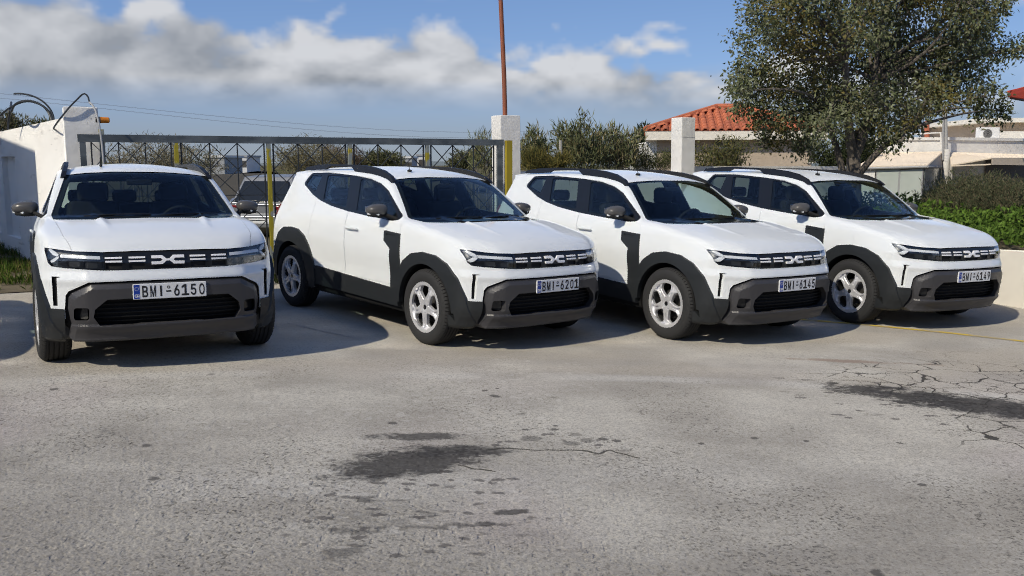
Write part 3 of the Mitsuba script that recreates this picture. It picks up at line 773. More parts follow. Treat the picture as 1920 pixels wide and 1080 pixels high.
def seg(p, pts):
    d = mi.Float(9.0)
    wx = p.x + (N(p.x * 14, p.y * 14, 1) - .5) * .05; wy = p.y + (N(p.x * 14, p.y * 14, 7) - .5) * .05
    for (ax, ay), (bx_, by_) in zip(pts[:-1], pts[1:]):
        ex, ey = bx_ - ax, by_ - ay; t = dr.clip(((wx - ax) * ex + (wy - ay) * ey) / (ex * ex + ey * ey), 0, 1)
        d = dr.minimum(d, dr.sqrt(dr.square(wx - ax - t * ex) + dr.square(wy - ay - t * ey)))
    return d
def crackmap(p):
    wx = p.x + (FB(p.x * 3, p.y * 3, 3, 3) - .5) * .35; wy = p.y + (FB(p.x * 3, p.y * 3, 9, 3) - .5) * .35
    a, b, _ = mikit.voronoi(wx * 2.5, wy * 3.0); a2, b2, _ = mikit.voronoi(wx * 5.2 + 7, wy * 6.0)
    e = dr.minimum(b - a, (b2 - a2) * 1.6 + 3 * SS(.45, .55, FB(p.x * 1.3, p.y * 1.3, 77, 2)))
    reg = 1 - SS(.55, 1.15, ell(p, 3.75, 6.55, 1.35, 1.75, -.1, .35, 1.2))
    br = SS(.22, .42, FB(p.x * 1.1, p.y * 1.1, 5, 2))
    wdt = .030 + .03 * N(p.x * 5, p.y * 5, 2)
    c = (1 - SS(wdt * .4, wdt, e)) * reg * br
    for l in LINES: c = dr.maximum(c, (1 - SS(.006, .014, seg(p, l))) * .9)
    return c
def asphalt(p, n, uv):
    big = FB(p.x * .35, p.y * .35, 1, 4); mid = FB(p.x * 1.7, p.y * 2.6, 2, 4)
    fine = FB(p.x * 55, p.y * 55, 3, 2); agg = N(p.x * 150, p.y * 150, 4)
    near = 1 - SS(4.5, 8.5, p.y)
    c = MIX((.285, .264, .232), (.425, .400, .352), SS(.32, .66, big * .6 + mid * .4))
    c = MIX(c, (.40, .345, .335), .45 * SS(.50, .72, FB(p.x * .5 + 9, p.y * .5, 6, 3)) * near)          # pinkish areas
    c = MIX(c, (.375, .335, .275), .55 * SS(6.4, 7.6, p.y) * SS(.35, .65, FB(p.x * .7, p.y * 1.6, 8, 3)))     # sandy, smoother band by the cars
    arc = p.y - (6.92 - .035 * dr.square(p.x - .6)); c = MIX(c, (.46, .44, .405), .55 * (1 - SS(.03, .16, dr.abs(arc + .1 * (mid - .5)))) * SS(.35, .6, FB(p.x * 1.3, 4, 2, 2)))
    c = MIX(c, (.46, .44, .405), .30 * (1 - SS(.05, .45, dr.abs(p.y - (4.5 + .14 * p.x)))) * SS(.3, .6, FB(p.x * .8, p.y * .8, 22, 3)))
    rough = .35 + .65 * near
    speck = SS(.58, .74, agg) * .5 - SS(.62, .78, N(p.x * 105, p.y * 105, 8)) * .8
    pores = SS(.70, .80, N(p.x * 74, p.y * 74, 12)) * SS(.40, .62, FB(p.x * 1.6, p.y * 1.6, 15, 3))
    k = 1 + .30 * (fine - .5) * rough + .30 * speck * rough - .42 * pores * rough
    c = c * k
    white = SS(.83, .86, N(p.x * 15, p.y * 24, 33)) * SS(.55, .7, FB(p.x * .7, p.y * .7, 35, 2))
    c = MIX(c, (.58, .56, .52), .22 * white)
    grain = N(p.x * 60, p.y * 60, 20)
    for (cx, cy, rx, ry, a, s) in STAINS:
        m = (1 - SS(.25, 1.05, ell(p, cx, cy, rx, ry, a, .42, 7.0) + .35 * (grain - .5))) * s
        if s < .75: m = m * SS(.40, .56, FB(p.x * 11, p.y * 19, cx * 7, 3))
        c = MIX(c, mi.Color3f(.050, .047, .045) + .03 * (grain - .5), m)
    for (cx, cy, r) in SPOTS:
        m = 1 - SS(.35, 1.15, ell(p, cx, cy, r * .8, r * .66, cx * 9, .5, 13.0))
        c = MIX(c, (.07, .065, .060), m * (.8 if r < .058 else .5))
    for (cx, cy, rx, ry, sc, thr) in ((-.48, 4.25, .75, .95, 8.0, .62), (.25, 5.2, .55, .35, 7.0, .70), (2.9, 6.3, 1.0, .8, 6.5, .66)):
        va, vb, vw = mikit.voronoi(p.x * sc + N(p.x * 20, p.y * 20, 1) * .4, p.y * sc * 1.5)
        reg = 1 - SS(.4, 1.0, ell(p, cx, cy, rx, ry, 0, .2, 2.0))
        m = (1 - SS(.16, .30, va + .2 * (grain - .5))) * SS(thr, thr + .12, vw) * reg
        c = MIX(c, (.095, .086, .080), .75 * m)
    rust = (1 - SS(.3, 1.0, ell(p, 3.0, 7.75, .7, .07, -.12, .5, 4.0))) * .5
    c = MIX(c, (.19, .12, .085), rust)
    c = MIX(c, (.035, .033, .03), crackmap(p) * .92)
    return c
def asphalt_h(p, n, uv):
    near = 1 - SS(5.5, 9.0, p.y)
    return (FB(p.x * 60, p.y * 60, 3, 2) * .0045 + N(p.x * 140, p.y * 140, 4) * .0022) * (.45 + .55 * near) - .006 * crackmap(p) - .004 * SS(.70, .80, N(p.x * 42, p.y * 42, 12)) * near
scene['asphalt'] = {'type': 'twosided', 'bsdf': {'type': 'bumpmap', 'arbitrary': mikit.proc(asphalt_h, eps=2e-3), 'scale': 1.0, 'bsdf': {'type': 'principled', 'base_color': mikit.proc(asphalt), 'roughness': .9, 'specular': .25}}}
xs = np.concatenate([np.linspace(-40, -14, 14)[:-1], np.linspace(-14, 14, 113), np.linspace(14, 40, 14)[1:]]); ys = np.concatenate([np.linspace(-12, 1, 10)[:-1], np.linspace(1, 16.5, 63)])
lot = grid(xs, ys, ground_z)
# the lot ends at the boundary line of walls and gate
GD = np.array([.885, .465]); GD /= np.linalg.norm(GD); GN = np.array([GD[1], -GD[0]])      # along the gate, and out of it towards the camera
G0 = at(146, 255, 11.4)[:2]
c_ = lot.triangles_center[:, :2] - G0
lot.update_faces((c_ @ GN) > -.35); lot.remove_unreferenced_vertices()
struct('parking_lot', lot, 'asphalt', True)
def dirt(p, n, uv):
    c = MIX((.17, .145, .105), (.10, .105, .05), SS(.4, .6, FB(p.x * .08, p.y * .08, 1, 4)))
    return c * (.75 + .5 * FB(p.x * 2, p.y * 2, 4, 3))
scene['dirt'] = {'type': 'twosided', 'bsdf': {'type': 'diffuse', 'reflectance': mikit.proc(dirt)}}
def terr(x, y): return gz(x) - .10 - .0 * x
gx = np.concatenate([-np.geomspace(2600, 30, 22), np.linspace(-28, 28, 15), np.geomspace(30, 2600, 22)])
gy = np.concatenate([[-2600, -900, -300, -100, -30], np.linspace(-15, 60, 20), np.geomspace(66, 2600, 24)])
struct('terrain', grid(gx, gy, terr), 'dirt', True)
# far hills
def hills_z(x, y): return -1 + 26 * np.clip(meshkit.fbm(np.stack([x * .0022, y * .001, 0 * x], -1), 4, 2) - .28, 0, 1) * np.clip((y - 900) / 500, 0, 1)
principled('hill_green', (.10, .12, .125), .95)
struct('hills', grid(np.linspace(-1500, 1500, 90), np.linspace(900, 1700, 14), hills_z), 'hill_green', True)

# painted lines on the lot
def worn(c0, c1, lo, hi):
    return lambda p, n, uv: MIX(c0, c1, SS(lo, hi, FB(p.x * 9, p.y * 9, 3, 3)))
principled('yellow_paint', mikit.proc(worn((.52, .36, .06), (.36, .29, .16), .45, .68)), .8)
principled('pale_paint', mikit.proc(worn((.33, .32, .31), (.27, .265, .255), .35, .6)), .8)
def stripe(name, pts, w, mat, label):
    pts = np.array(pts, float); v, f = [], []
    P = np.vstack([np.linspace(a, b, 14)[:-1] for a, b in zip(pts[:-1], pts[1:])] + [pts[-1:]])
    t = np.gradient(P, axis=0); t /= np.linalg.norm(t, axis=1, keepdims=True); s = np.stack([-t[:, 1], t[:, 0]], 1)
    L, R = P + s * w / 2, P - s * w / 2
    zl, zr = ground_z(L[:, 0], L[:, 1]) + .004, ground_z(R[:, 0], R[:, 1]) + .004
    for i in range(len(P)): v += [(*L[i], zl[i]), (*R[i], zr[i])]
    for i in range(len(P) - 1): f += [(2 * i, 2 * i + 1, 2 * i + 3), (2 * i, 2 * i + 3, 2 * i + 2)]
    struct(name, (np.array(v), np.array(f)), mat, label=label)
stripe('yellow_line', [(2.2, 10.35), (3.25, 9.85), (3.91, 9.52), (4.58, 9.18), (5.3, 8.72), (6.2, 8.1)], .07, 'yellow_paint', 'worn yellow parking line on the asphalt')
stripe('pale_line', [(-2.30, 8.97), (-1.87, 8.56), (-1.40, 8.19)], .025, 'pale_paint', 'faint pale line on the asphalt')

# ------------------------------------------------------------------ plaster, metal, leaf materials
def plaster(c, dirtc, sc=1.0):
    def fn(p, n, uv):
        q = FB(p.x * 1.5 * sc, p.y * 1.5 * sc, p.z * 1.5 * sc, 4)
        st = SS(.55, .75, FB(p.x * 6 + p.y * 6, p.z * 1.2, 4, 3)) * .35
        sp = SS(.80, .84, N((p.x + p.y) * 26, p.z * 26, 2)) * .5
        return MIX(MIX(c, dirtc, SS(.35, .8, q) * .35 + st * .5), tuple(.45 * k for k in c), sp * SS(.5, .7, q))
    return fn
def bumpy(key, tex, rough, h, sc):
    scene[key] = {'type': 'twosided', 'bsdf': {'type': 'bumpmap', 'arbitrary': mikit.proc(lambda p, n, uv: FB(p.x * sc, p.y * sc, p.z * sc, 3) * h, eps=4e-3), 'scale': 1.0, 'bsdf': {'type': 'principled', 'base_color': mikit.proc(tex), 'roughness': rough, 'specular': .2}}}
bumpy('white_plaster', plaster((.76, .75, .73), (.58, .55, .51)), .9, .008, 9)
bumpy('cream_plaster', plaster((.74, .70, .62), (.55, .50, .42)), .9, .006, 9)
bumpy('beige_plaster', plaster((.46, .38, .30), (.36, .29, .22)), .9, .006, 6)
bumpy('concrete', plaster((.40, .385, .35), (.28, .26, .22)), .92, .01, 14)
def galv(p, n, uv): return MIX((.085, .098, .105), (.15, .165, .17), SS(.3, .7, FB(p.x * 5, p.y * 5, p.z * 9, 3)))
principled('gate_metal', mikit.proc(galv), .45, .35)
def ypost(p, n, uv): return MIX((.34, .28, .02), (.25, .27, .25), SS(.54, .60, FB(p.x * 5, p.y * 5, p.z * 3.1, 3)))
principled('yellow_post', mikit.proc(ypost), .5)
principled('yellow_full', mikit.proc(lambda p, n, uv: MIX((.40, .31, .012), (.27, .20, .02), FB(p.x * 9, p.y * 9, p.z * 3, 3))), .5)
principled('lattice_metal', (.035, .038, .040), .55, .2)
principled('rust_pole', mikit.proc(lambda p, n, uv: MIX((.36, .105, .045), (.17, .055, .03), FB(p.x * 30, p.y * 30, p.z * 3, 3))), .55)
principled('cable_black', (.03, .035, .042), .5)
principled('cable_grey', (.36, .36, .36), .5)
principled('amber', (.62, .20, .015), .25)
principled('dark_metal', (.06, .055, .05), .5)
principled('wire', (.30, .33, .38), .6)
def leafmat(key, trans=.35):
    scene[key] = {'type': 'principledthin', 'base_color': {'type': 'mesh_attribute', 'name': 'vertex_color'}, 'roughness': .5, 'diff_trans': trans, 'spec_trans': 0., 'eta': 1.4}
leafmat('leaf'); leafmat('grass_leaf', .5)
def bark(p, n, uv): return MIX((.095, .082, .070), (.20, .175, .15), FB(p.x * 14, p.y * 14, p.z * 4, 4))
bumpy('bark', bark, .95, .03, 16)

def leaves(P, D, L, W, cols, seed=1, fold=.25):
    """Diamond leaves at points P along directions D; cols: (k, 3) palette. Returns mesh, colours."""
    r = np.random.default_rng(seed); n = len(P)
    D = D / (np.linalg.norm(D, axis=1, keepdims=True) + 1e-9)
    S = np.cross(D, r.normal(size=(n, 3))); S /= np.linalg.norm(S, axis=1, keepdims=True) + 1e-9
    U = np.cross(S, D)
    L = np.asarray(L)[:, None] if np.ndim(L) else L; W = np.asarray(W)[:, None] if np.ndim(W) else W
    a, b = P, P + D * L; m = P + D * L * .45
    l, q = m + S * W / 2 + U * W * fold, m - S * W / 2 + U * W * fold
    v = np.stack([a, l, b, q], 1).reshape(-1, 3)
    i = np.arange(n)[:, None] * 4
    f = np.stack([i + [0, 2, 1], i + [0, 3, 2]], 1).reshape(-1, 3)
    pal = np.asarray(cols, float); c = pal[r.integers(0, len(pal), n)] * r.uniform(.7, 1.3, (n, 1))
    return trimesh.Trimesh(v, f, process=False), np.repeat(c, 4, 0)
def leafpart(parent, name, mc, mat='leaf', label=None, kind=None):
    m, c = mc
    k = numbered(parent + '__' + name) if parent else name
    scene[k] = mikit.ply(m, mat, smooth=False, color=c)
    if label or kind:
        labels[k] = {}
        if label: labels[k]['label'] = label
        if kind: labels[k]['kind'] = kind
    return k
def inball(r, n):
    v = r.normal(size=(n, 3)); v /= np.linalg.norm(v, axis=1, keepdims=True)
    return v * (r.uniform(0, 1, (n, 1)) ** .42)
# ------------------------------------------------------------------ pillars, wall, gate
def obox(c, z0, z1, la, lb, a=GD, lean=(0, 0), bev=.012):
    """A box standing at ground point c, la along direction a, lb across it, slightly leaning."""
    b = np.array([-a[1], a[0]])
    pts = []
    for z in (z0 + bev, z1 - bev):
        for s in (-1, 1):
            for t in (-1, 1):
                q = np.array(c) + a * s * (la / 2 - bev) + b * t * (lb / 2 - bev) + np.array(lean) * (z - z0)
                pts.append((q[0], q[1], z))
    return hull_pts(pts, bev, 8)
LEFT_C, MID_C, RIGHT_C = at(152, 300, 11.75)[:2], at(952, 300, 14.85)[:2], at(1283, 300, 16.0)[:2]
def pillar(c, ztop, la, lb, label, lean, holes=(), groove=None):
    z0 = gz(c[0]) - .4
    p = obox(c, z0, ztop, la, lb, GD, lean).refine_to_length(.12)
    def wob(v):
        v = np.array(v); n = (meshkit.fbm(v * 3.1, 2, 4)[..., None] - .5) * .02
        return v + n * np.array([1, 1, .4])
    k = thing('gate_pillar', label, 'pillar', 'white plastered pillars of the boundary')
    p = p.warp_batch(wob)
    for (px_, py_, Y_, rr) in holes: p = p - m3.Manifold.sphere(rr, 10).translate(tuple(at(px_, py_, Y_)))
    if groove:
        q = np.array(c) + np.array(lean) * (groove - z0) + GN * (lb / 2 + .004)
        cut = prism(Polygon([q - GD * la * .46 - GN * .012, q + GD * la * .7 - GN * .012, q + GD * la * .7 + GN * .05, q - GD * la * .46 + GN * .05]), 'z', groove - .006, groove + .006)
        p = p - cut
    obj(k, p, 'white_plaster', 40)
    return k
pl_l = pillar(LEFT_C, at(150, 200, 11.6)[2], .40, .30, 'wide white plastered pillar at the left end of the gate, with cables over its top', (.012, .0), [(158, 226, 11.62, .014), (171, 223, 11.68, .012), (164, 231, 11.65, .008), (174, 240, 11.7, .008), (149, 262, 11.58, .009)])
pl_m = pillar(MID_C, at(950, 217, 14.85)[2], .36, .34, 'white plastered pillar with an orange-brown pole on top', (-.012, 0), [(960, 231, 14.68, .014), (956, 246, 14.68, .012)])
pl_r = pillar(RIGHT_C, at(1283, 221, 16.0)[2], .30, .30, 'white plastered pillar in front of the red tiled roof', (-.012, 0), [], at(1300, 258, 16.0)[2])
# the wall that runs back from the left pillar
WD = -GN                                                             # away from the camera
w0 = LEFT_C - GD * .17 + WD * .10
w1 = w0 + np.array([-.625, .78]) / 1.0 * 9.0
wa = (w1 - w0) / np.linalg.norm(w1 - w0); wn = np.array([-wa[1], wa[0]]); wn = wn if wn @ (-w0) > 0 else -wn      # wn faces the camera
zt = at(112, 221, w0[1])[2]
k = thing('boundary_wall', 'white plastered wall running back from the left pillar, half in shade', 'wall')
t_of = lambda px, z: None
def wall_pt(px):
    """Distance along the wall at image column px."""
    s = (px - 960) / FPX
    s = s * math.cos(PITCH) * 1.012
    return (s * w0[1] - w0[0]) / (wa[0] - s * wa[1])
Lw = np.linalg.norm(w1 - w0)
def wl(p):  # (distance along the wall, height) -> polygon to prism in wall frame
    return p
wp = Polygon([(0, gz(w0[0]) - .5), (Lw, gz(w1[0]) - .5), (Lw, zt - .10), (0, zt)])
rec = []
for (a, b) in ((40, 15), (4, -22)):
    t0, t1 = wall_pt(a), wall_pt(b)
    rec.append(sbox(t0, .45, t1, at(30, 293, w0[1] + wa[1] * t0)[2]))
body_ = cross(wp).extrude(.22); body_ = body_ - cross(unary_union(rec)).extrude(.09).translate((0, 0, .131))
Mw = np.array([[wa[0], 0, wn[0], w0[0] - wn[0] * .22], [wa[1], 0, wn[1], w0[1] - wn[1] * .22], [0, 1, 0, 0]])
obj(k, body_.transform(Mw), 'white_plaster')
# building outside the frame on the left: its corner shades the wall
cs = at(76, 290, w0[1] + wa[1] * wall_pt(76)); s_ = SUN / np.linalg.norm(SUN)
cb = cs + s_ * 5.2
dir_ = np.array([-1.62, 2.6]); dir_ /= np.linalg.norm(dir_); dep = np.array([-.86, -.51])
poly_ = Polygon([cb[:2], cb[:2] + dir_ * 7, cb[:2] + dir_ * 7 + dep * 5, cb[:2] + dep * 5])
k = thing('neighbouring_building', 'plain building beyond the left edge that shades the white wall', 'building')
part(k, 'wall', prism(poly_, 'z', -.5, cb[2] - .12), 'cream_plaster')
part(k, 'roof', prism(poly_.buffer(.0), 'z', cb[2] - .118, cb[2]), 'concrete')
# kerb strip and grass at the foot of the wall
st = [w0 + wn * 1.15 - wa * 1.0 + np.array([-.0, 0]), w0 + wn * 1.15 + wa * 9, w0 + wa * 9, w0 - wa * 1.0]
def flat(poly, dz, n=18):
    q = []
    P = [np.array(p) for p in poly]
    return P
def strip(name, u0, u1, v0, v1, dz, mat, wob=0., label=None):
    us, vs = np.linspace(u0, u1, 40), np.linspace(v0, v1, 8)
    U, V_ = np.meshgrid(us, vs, indexing='ij')
    V2 = V_ + wob * (meshkit.fbm(np.stack([U * 2, 0 * U, 0 * U], -1), 3, 3) - .5) * np.clip((V_ - v0) / (v1 - v0), 0, 1)
    X = w0[0] + wa[0] * U + wn[0] * V2; Y = w0[1] + wa[1] * U + wn[1] * V2
    m = grid(us, vs, lambda a, b: 0 * a); m.vertices = np.stack([X, Y, ground_z(X, Y) + dz + .02 * np.sin(U * 3) * 0], -1).reshape(-1, 3)
    struct(name, m, mat, True, label=label)
strip('verge', -.3, 9, 0, 1.3, .012, 'dirt', .25)
strip('kerb_strip', -.3, 9, 1.28, 2.3, .016, 'concrete', .12)
r = np.random.default_rng(3)
n = 5200; U = r.uniform(-.2, 6, n); Vv = r.uniform(.03, 1.25, n) ** 1.0
X = w0[0] + wa[0] * U + wn[0] * Vv; Y = w0[1] + wa[1] * U + wn[1] * Vv
clump = meshkit.fbm(np.stack([X * 2.2, Y * 2.2, 0 * X], -1), 3, 5)
on = clump > .42
P = np.stack([X, Y, ground_z(X, Y) + .012], -1)[on]; D = np.stack([r.normal(0, .45, n), r.normal(0, .45, n), np.ones(n)], -1)[on]
leafpart(None, 'grass', leaves(P, D, r.uniform(.05, .15, len(P)) * (.6 + clump[on]), r.uniform(.012, .03, len(P)), [(.07, .115, .022), (.10, .14, .03), (.05, .085, .02), (.16, .15, .06)], 4), 'grass_leaf')
labels['grass'] = {'kind': 'stuff', 'label': 'patchy green grass and weeds along the foot of the white wall', 'category': 'grass'}
# weeds under the gate
n = 700; tt = r.uniform(1.2, 2.9, n); X = G0[0] + GD[0] * tt + GN[0] * r.uniform(-.3, .35, n); Y = G0[1] + GD[1] * tt + GN[1] * r.uniform(-.3, .35, n)
P = np.stack([X, Y, ground_z(X, Y)], -1); D = np.stack([r.normal(0, .6, n), r.normal(0, .6, n), np.ones(n)], -1)
leafpart(None, 'weeds', leaves(P, D, r.uniform(.06, .2, n), r.uniform(.015, .03, n), [(.07, .10, .03), (.12, .12, .05), (.05, .075, .025)], 6), 'grass_leaf')
labels['weeds'] = {'kind': 'stuff', 'label': 'low weeds growing under the metal gate', 'category': 'weeds'}

# ------------------------------------------------------------------ the lattice gate
gate = thing('lattice_gate', 'long grey metal sliding gate with crossed bars and yellow posts', 'gate')
GA, GB = at(148, 252, 11.4), at(941, 262, 14.25)
gdir = (GB - GA)[:2]; GL = np.linalg.norm(gdir); gdir /= GL; gn = np.array([gdir[1], -gdir[0]])
ztop = lambda t: GA[2] + (GB[2] - GA[2]) * t / GL
def gp(t, z, off=0.): return np.array([GA[0] + gdir[0] * t + gn[0] * off, GA[1] + gdir[1] * t + gn[1] * off, z])
def gt(px):
    s = (px - 960) / FPX * math.cos(PITCH) * 1.012
    return (s * GA[1] - GA[0]) / (gdir[0] - s * gdir[1])
zb = lambda t: gz(GA[0] + gdir[0] * t) + .10
part(gate, 'top_rail', bar(gp(-.02, ztop(0) - .045), gp(GL + .02, ztop(GL) - .045), .06, .095), 'gate_metal')
part(gate, 'bottom_rail', bar(gp(-.02, zb(0)), gp(GL + .02, zb(GL)), .06, .09), 'gate_metal')
posts = [gt(p) for p in (339, 510, 660, 803)]
part(gate, 'end_stile', bar(gp(.035, zb(0)), gp(.035, ztop(0) - .094), .07, .05, up=(gn[0], gn[1], 0)), 'gate_metal')
part(gate, 'end_stile', bar(gp(GL - .04, zb(GL)), gp(GL - .04, ztop(GL) - .094), .09, .05, up=(gn[0], gn[1], 0)), 'gate_metal')
for t in posts:
    part(gate, 'post', bar(gp(t, zb(t) - .05, 0), gp(t, ztop(t) - .094, 0), .052, .055, up=(gn[0], gn[1], 0)), 'yellow_post')
edges = [.07] + posts + [GL - .085]
for a, b in zip(edges[:-1], edges[1:]):
    a2, b2 = a + .062, b - .062
    part(gate, 'bay_upright', bar(gp(a2, zb(a)), gp(a2, ztop(a) - .094), .018, .018, up=(gn[0], gn[1], 0)), 'lattice_metal')
    part(gate, 'bay_upright', bar(gp(b2, zb(b)), gp(b2, ztop(b) - .094), .018, .018, up=(gn[0], gn[1], 0)), 'lattice_metal')
    nc, nr = 3, 5
    for i in range(1, nc):
        t = a2 + (b2 - a2) * i / nc
        part(gate, 'bar', bar(gp(t, zb(t), .009), gp(t, ztop(t) - .094, .009), .015, .015, up=(gn[0], gn[1], 0)), 'lattice_metal')
    hz = lambda t, j: zb(t) + (ztop(t) - .094 - zb(t)) * j / nr
    for j in range(1, nr):
        if j in (1, 2, 3): part(gate, 'bar', bar(gp(a2, hz(a2, j), -.010), gp(b2, hz(b2, j), -.010), .012, .012), 'lattice_metal')
    for i in range(nc):
        t0, t1 = a2 + (b2 - a2) * i / nc, a2 + (b2 - a2) * (i + 1) / nc
        for j in range(nr):
            part(gate, 'cross_bar', bar(gp(t0, hz(t0, j), -.002), gp(t1, hz(t1, j + 1), -.002), .020, .010), 'lattice_metal')
            part(gate, 'cross_bar', bar(gp(t0, hz(t0, j + 1), .012), gp(t1, hz(t1, j), .012), .020, .010), 'lattice_metal')
# yellow post fixed to the middle pillar
t_ = GL + .10
k = thing('yellow_gate_post', 'solid yellow post fixed to the white pillar at the closing end of the gate', 'post')
obj(k, bar(gp(t_, zb(t_) - .1, .03), gp(t_, ztop(GL) - .01, .03), .10, .08, up=(gn[0], gn[1], 0)), 'yellow_full')
k = thing('guide_post', 'short worn yellow guide post behind the gate beside the left pillar', 'post')
obj(k, bar(gp(gt(204), -.2, -.10), gp(gt(204), at(197, 243, 11.7)[2], -.10), .06, .06, up=(gn[0], gn[1], 0)), 'yellow_post')

# ------------------------------------------------------------------ pole, lamp, cables, wires
k = thing('flag_pole', 'tall thin rusty orange pole rising from the white pillar', 'pole')
obj(k, tube([at(947, 222, 14.85), at(945.5, 150, 14.85), at(941.5, 60, 14.85), at(936, -60, 14.85)], [.038, .037, .036, .034], 12), 'rust_pole', 30)
k = thing('warning_lamp', 'amber warning lamp on the side of the left pillar', 'lamp')
a_ = at(190, 225, 11.75)
lamp_ax = np.array([gdir[0], gdir[1], 0])
obj(k, tube([a_ - lamp_ax * .01, a_ + lamp_ax * .02, a_ + lamp_ax * .085, a_ + lamp_ax * .098], [.040, .038, .037, .024], 14), 'amber', 30)
part(k, 'base', tube([a_ - lamp_ax * .07, a_ - lamp_ax * .011], .042, 14), 'dark_metal', 30)
def spline(P, n=8):
    P = np.array(P, float); s = np.concatenate([[0], np.cumsum(np.linalg.norm(np.diff(P, axis=0), axis=1))])
    from scipy.interpolate import CubicSpline
    return CubicSpline(s, P)(np.linspace(0, s[-1], n * (len(P) - 1) + 1))
def cable(pts, rad, mat, label, name='cable'):
    k = thing(name, label, 'cable')
    obj(k, tube(spline([at(*p) for p in pts]), rad, 7), mat, 40)
yw = lambda px: w0[1] + wa[1] * wall_pt(px)
YC = yw(100) - .03
cable([(101, 228, YC), (97, 210, YC), (80, 190, YC), (54, 178, YC), (26, 176, YC)], .013, 'cable_black', 'black cable arching highest from the white wall, its loose end in the air')
cable([(99, 226, YC), (91, 208, YC), (76, 196, YC), (55, 189, YC), (38, 191, YC), (24, 203, YC + .2), (17, 220, yw(17) - .3), (15, 245, yw(16) - .2), (20, 270, yw(20) - .08)], .016, 'cable_black', 'thick black cable loop hanging down over the white wall at the left')
cable([(97, 227, YC + .03), (88, 207, YC + .1), (70, 194, YC + .3), (50, 190, YC + .5), (28, 197, YC + .7), (8, 210, YC + 1.0), (-12, 228, YC + 1.2)], .014, 'cable_black', 'black cable running from the arch to the left edge behind the wall')
cable([(93, 270, yw(93) - .16), (104, 245, yw(104) - .2), (118, 216, 11.5), (134, 197, 11.52), (148, 183, 11.55), (160, 176, 11.55), (165, 182, 11.55), (168, 192, 11.5), (171, 196, 11.5)], .011, 'cable_black', 'black cable bent over the top of the left pillar')
cable([(168, 192, 11.48), (176, 201, 11.40), (184, 225, 11.30), (190, 262, 11.25), (194, 305, 11.2), (196, 345, 11.2)], .012, 'cable_grey', 'pale grey cable hanging down in front of the left pillar and gate')
cable([(83, 232, yw(83) - .03), (85, 246, yw(85) - .03), (89, 272, yw(89) - .03), (94, 330, yw(94) - .03), (96, 360, yw(96) - .03)], .005, 'cable_grey', 'thin grey wire on the sunlit wall, nearest the pillar')
cable([(81, 232, yw(81) - .03), (80, 255, yw(80) - .03), (77, 285, yw(77) - .03), (78, 300, yw(78) - .03)], .005, 'cable_grey', 'thin grey wire on the wall at the edge of the shadow')
for (y0, y1, y2), nm in zip(((176, 214, 252), (185, 222, 262)), ('upper', 'lower')):
    k = thing('power_line', f'{nm} of the two thin power lines crossing the sky above the gate', 'power line')
    obj(k, tube(spline([at(-80, y0 - 9, 42), at(300, y1 - 7, 46), at(640, y2 - 14, 52), at(1000, y2 - 6, 60)]), .009, 5), 'wire', 40)
# ------------------------------------------------------------------ the big tree
def limb(pts, r0, r1, sides=8):
    P = spline(pts, 7); return tube(P, np.linspace(r0, r1, len(P)), sides)
def mpx(Y): return Y / FPX
tree = thing('leafy_tree', 'large dark evergreen tree with several trunks behind the farthest white car', 'tree')
r = np.random.default_rng(11); TY = 14.8
base = at(1606, 330, TY); base[2] = gz(base[0]) - .2
fork = at(1600, 296, TY)
BL = [(1440, 60, 62), (1418, 135, 50), (1398, 172, 26), (1470, 0, 70), (1540, 40, 72), (1620, 20, 80), (1700, 10, 80), (1780, 15, 72), (1838, 0, 48), (1822, 85, 52), (1872, 95, 30), (1902, 92, 14), (1780, 110, 62), (1700, 110, 72), (1620, 120, 76), (1530, 130, 66), (1460, 180, 52), (1508, 214, 46), (1478, 252, 26), (1590, 195, 56), (1660, 190, 58), (1730, 180, 52), (1795, 160, 44), (1846, 182, 24), (1880, 212, 17), (1838, 208, 14), (1550, 240, 32), (1496, 278, 13), (1640, 238, 30), (1700, 222, 28), (1392, 200, 14), (1425, 232, 30), (1440, 262, 16), (1560, -70, 90), (1680, -80, 100), (1780, -60, 64), (1480, -70, 50), (1612, 262, 18), (1668, 262, 14)]
P_, D_, S_ = [], [], []
trunk = [limb([base, base + (fork - base) * .5 + [.02, 0, 0], fork], .15, .11, 10), limb([base + [.05, .1, 0], at(1572, 290, TY + .2), at(1555, 235, TY + .3), at(1520, 150, TY + .3)], .10, .03),
         limb([base + [.12, -.05, 0], at(1622, 312, TY - .3), at(1652, 280, TY - .5), at(1692, 246, TY - .7), at(1730, 205, TY - .8)], .085, .035),
         limb([fork, at(1622, 240, TY), at(1640, 150, TY + .2), at(1650, 40, TY + .2)], .10, .025), limb([fork, at(1590, 220, TY - .2), at(1585, 120, TY - .3), at(1570, 0, TY - .4)], .09, .025)]
for t in trunk: part(tree, 'trunk' if t is not trunk[2] else 'branch', t, 'bark', 40)
starts = [at(1622, 240, TY), at(1590, 220, TY - .2), at(1555, 235, TY + .3), at(1692, 246, TY - .7), at(1640, 150, TY + .2), at(1585, 120, TY - .3)]
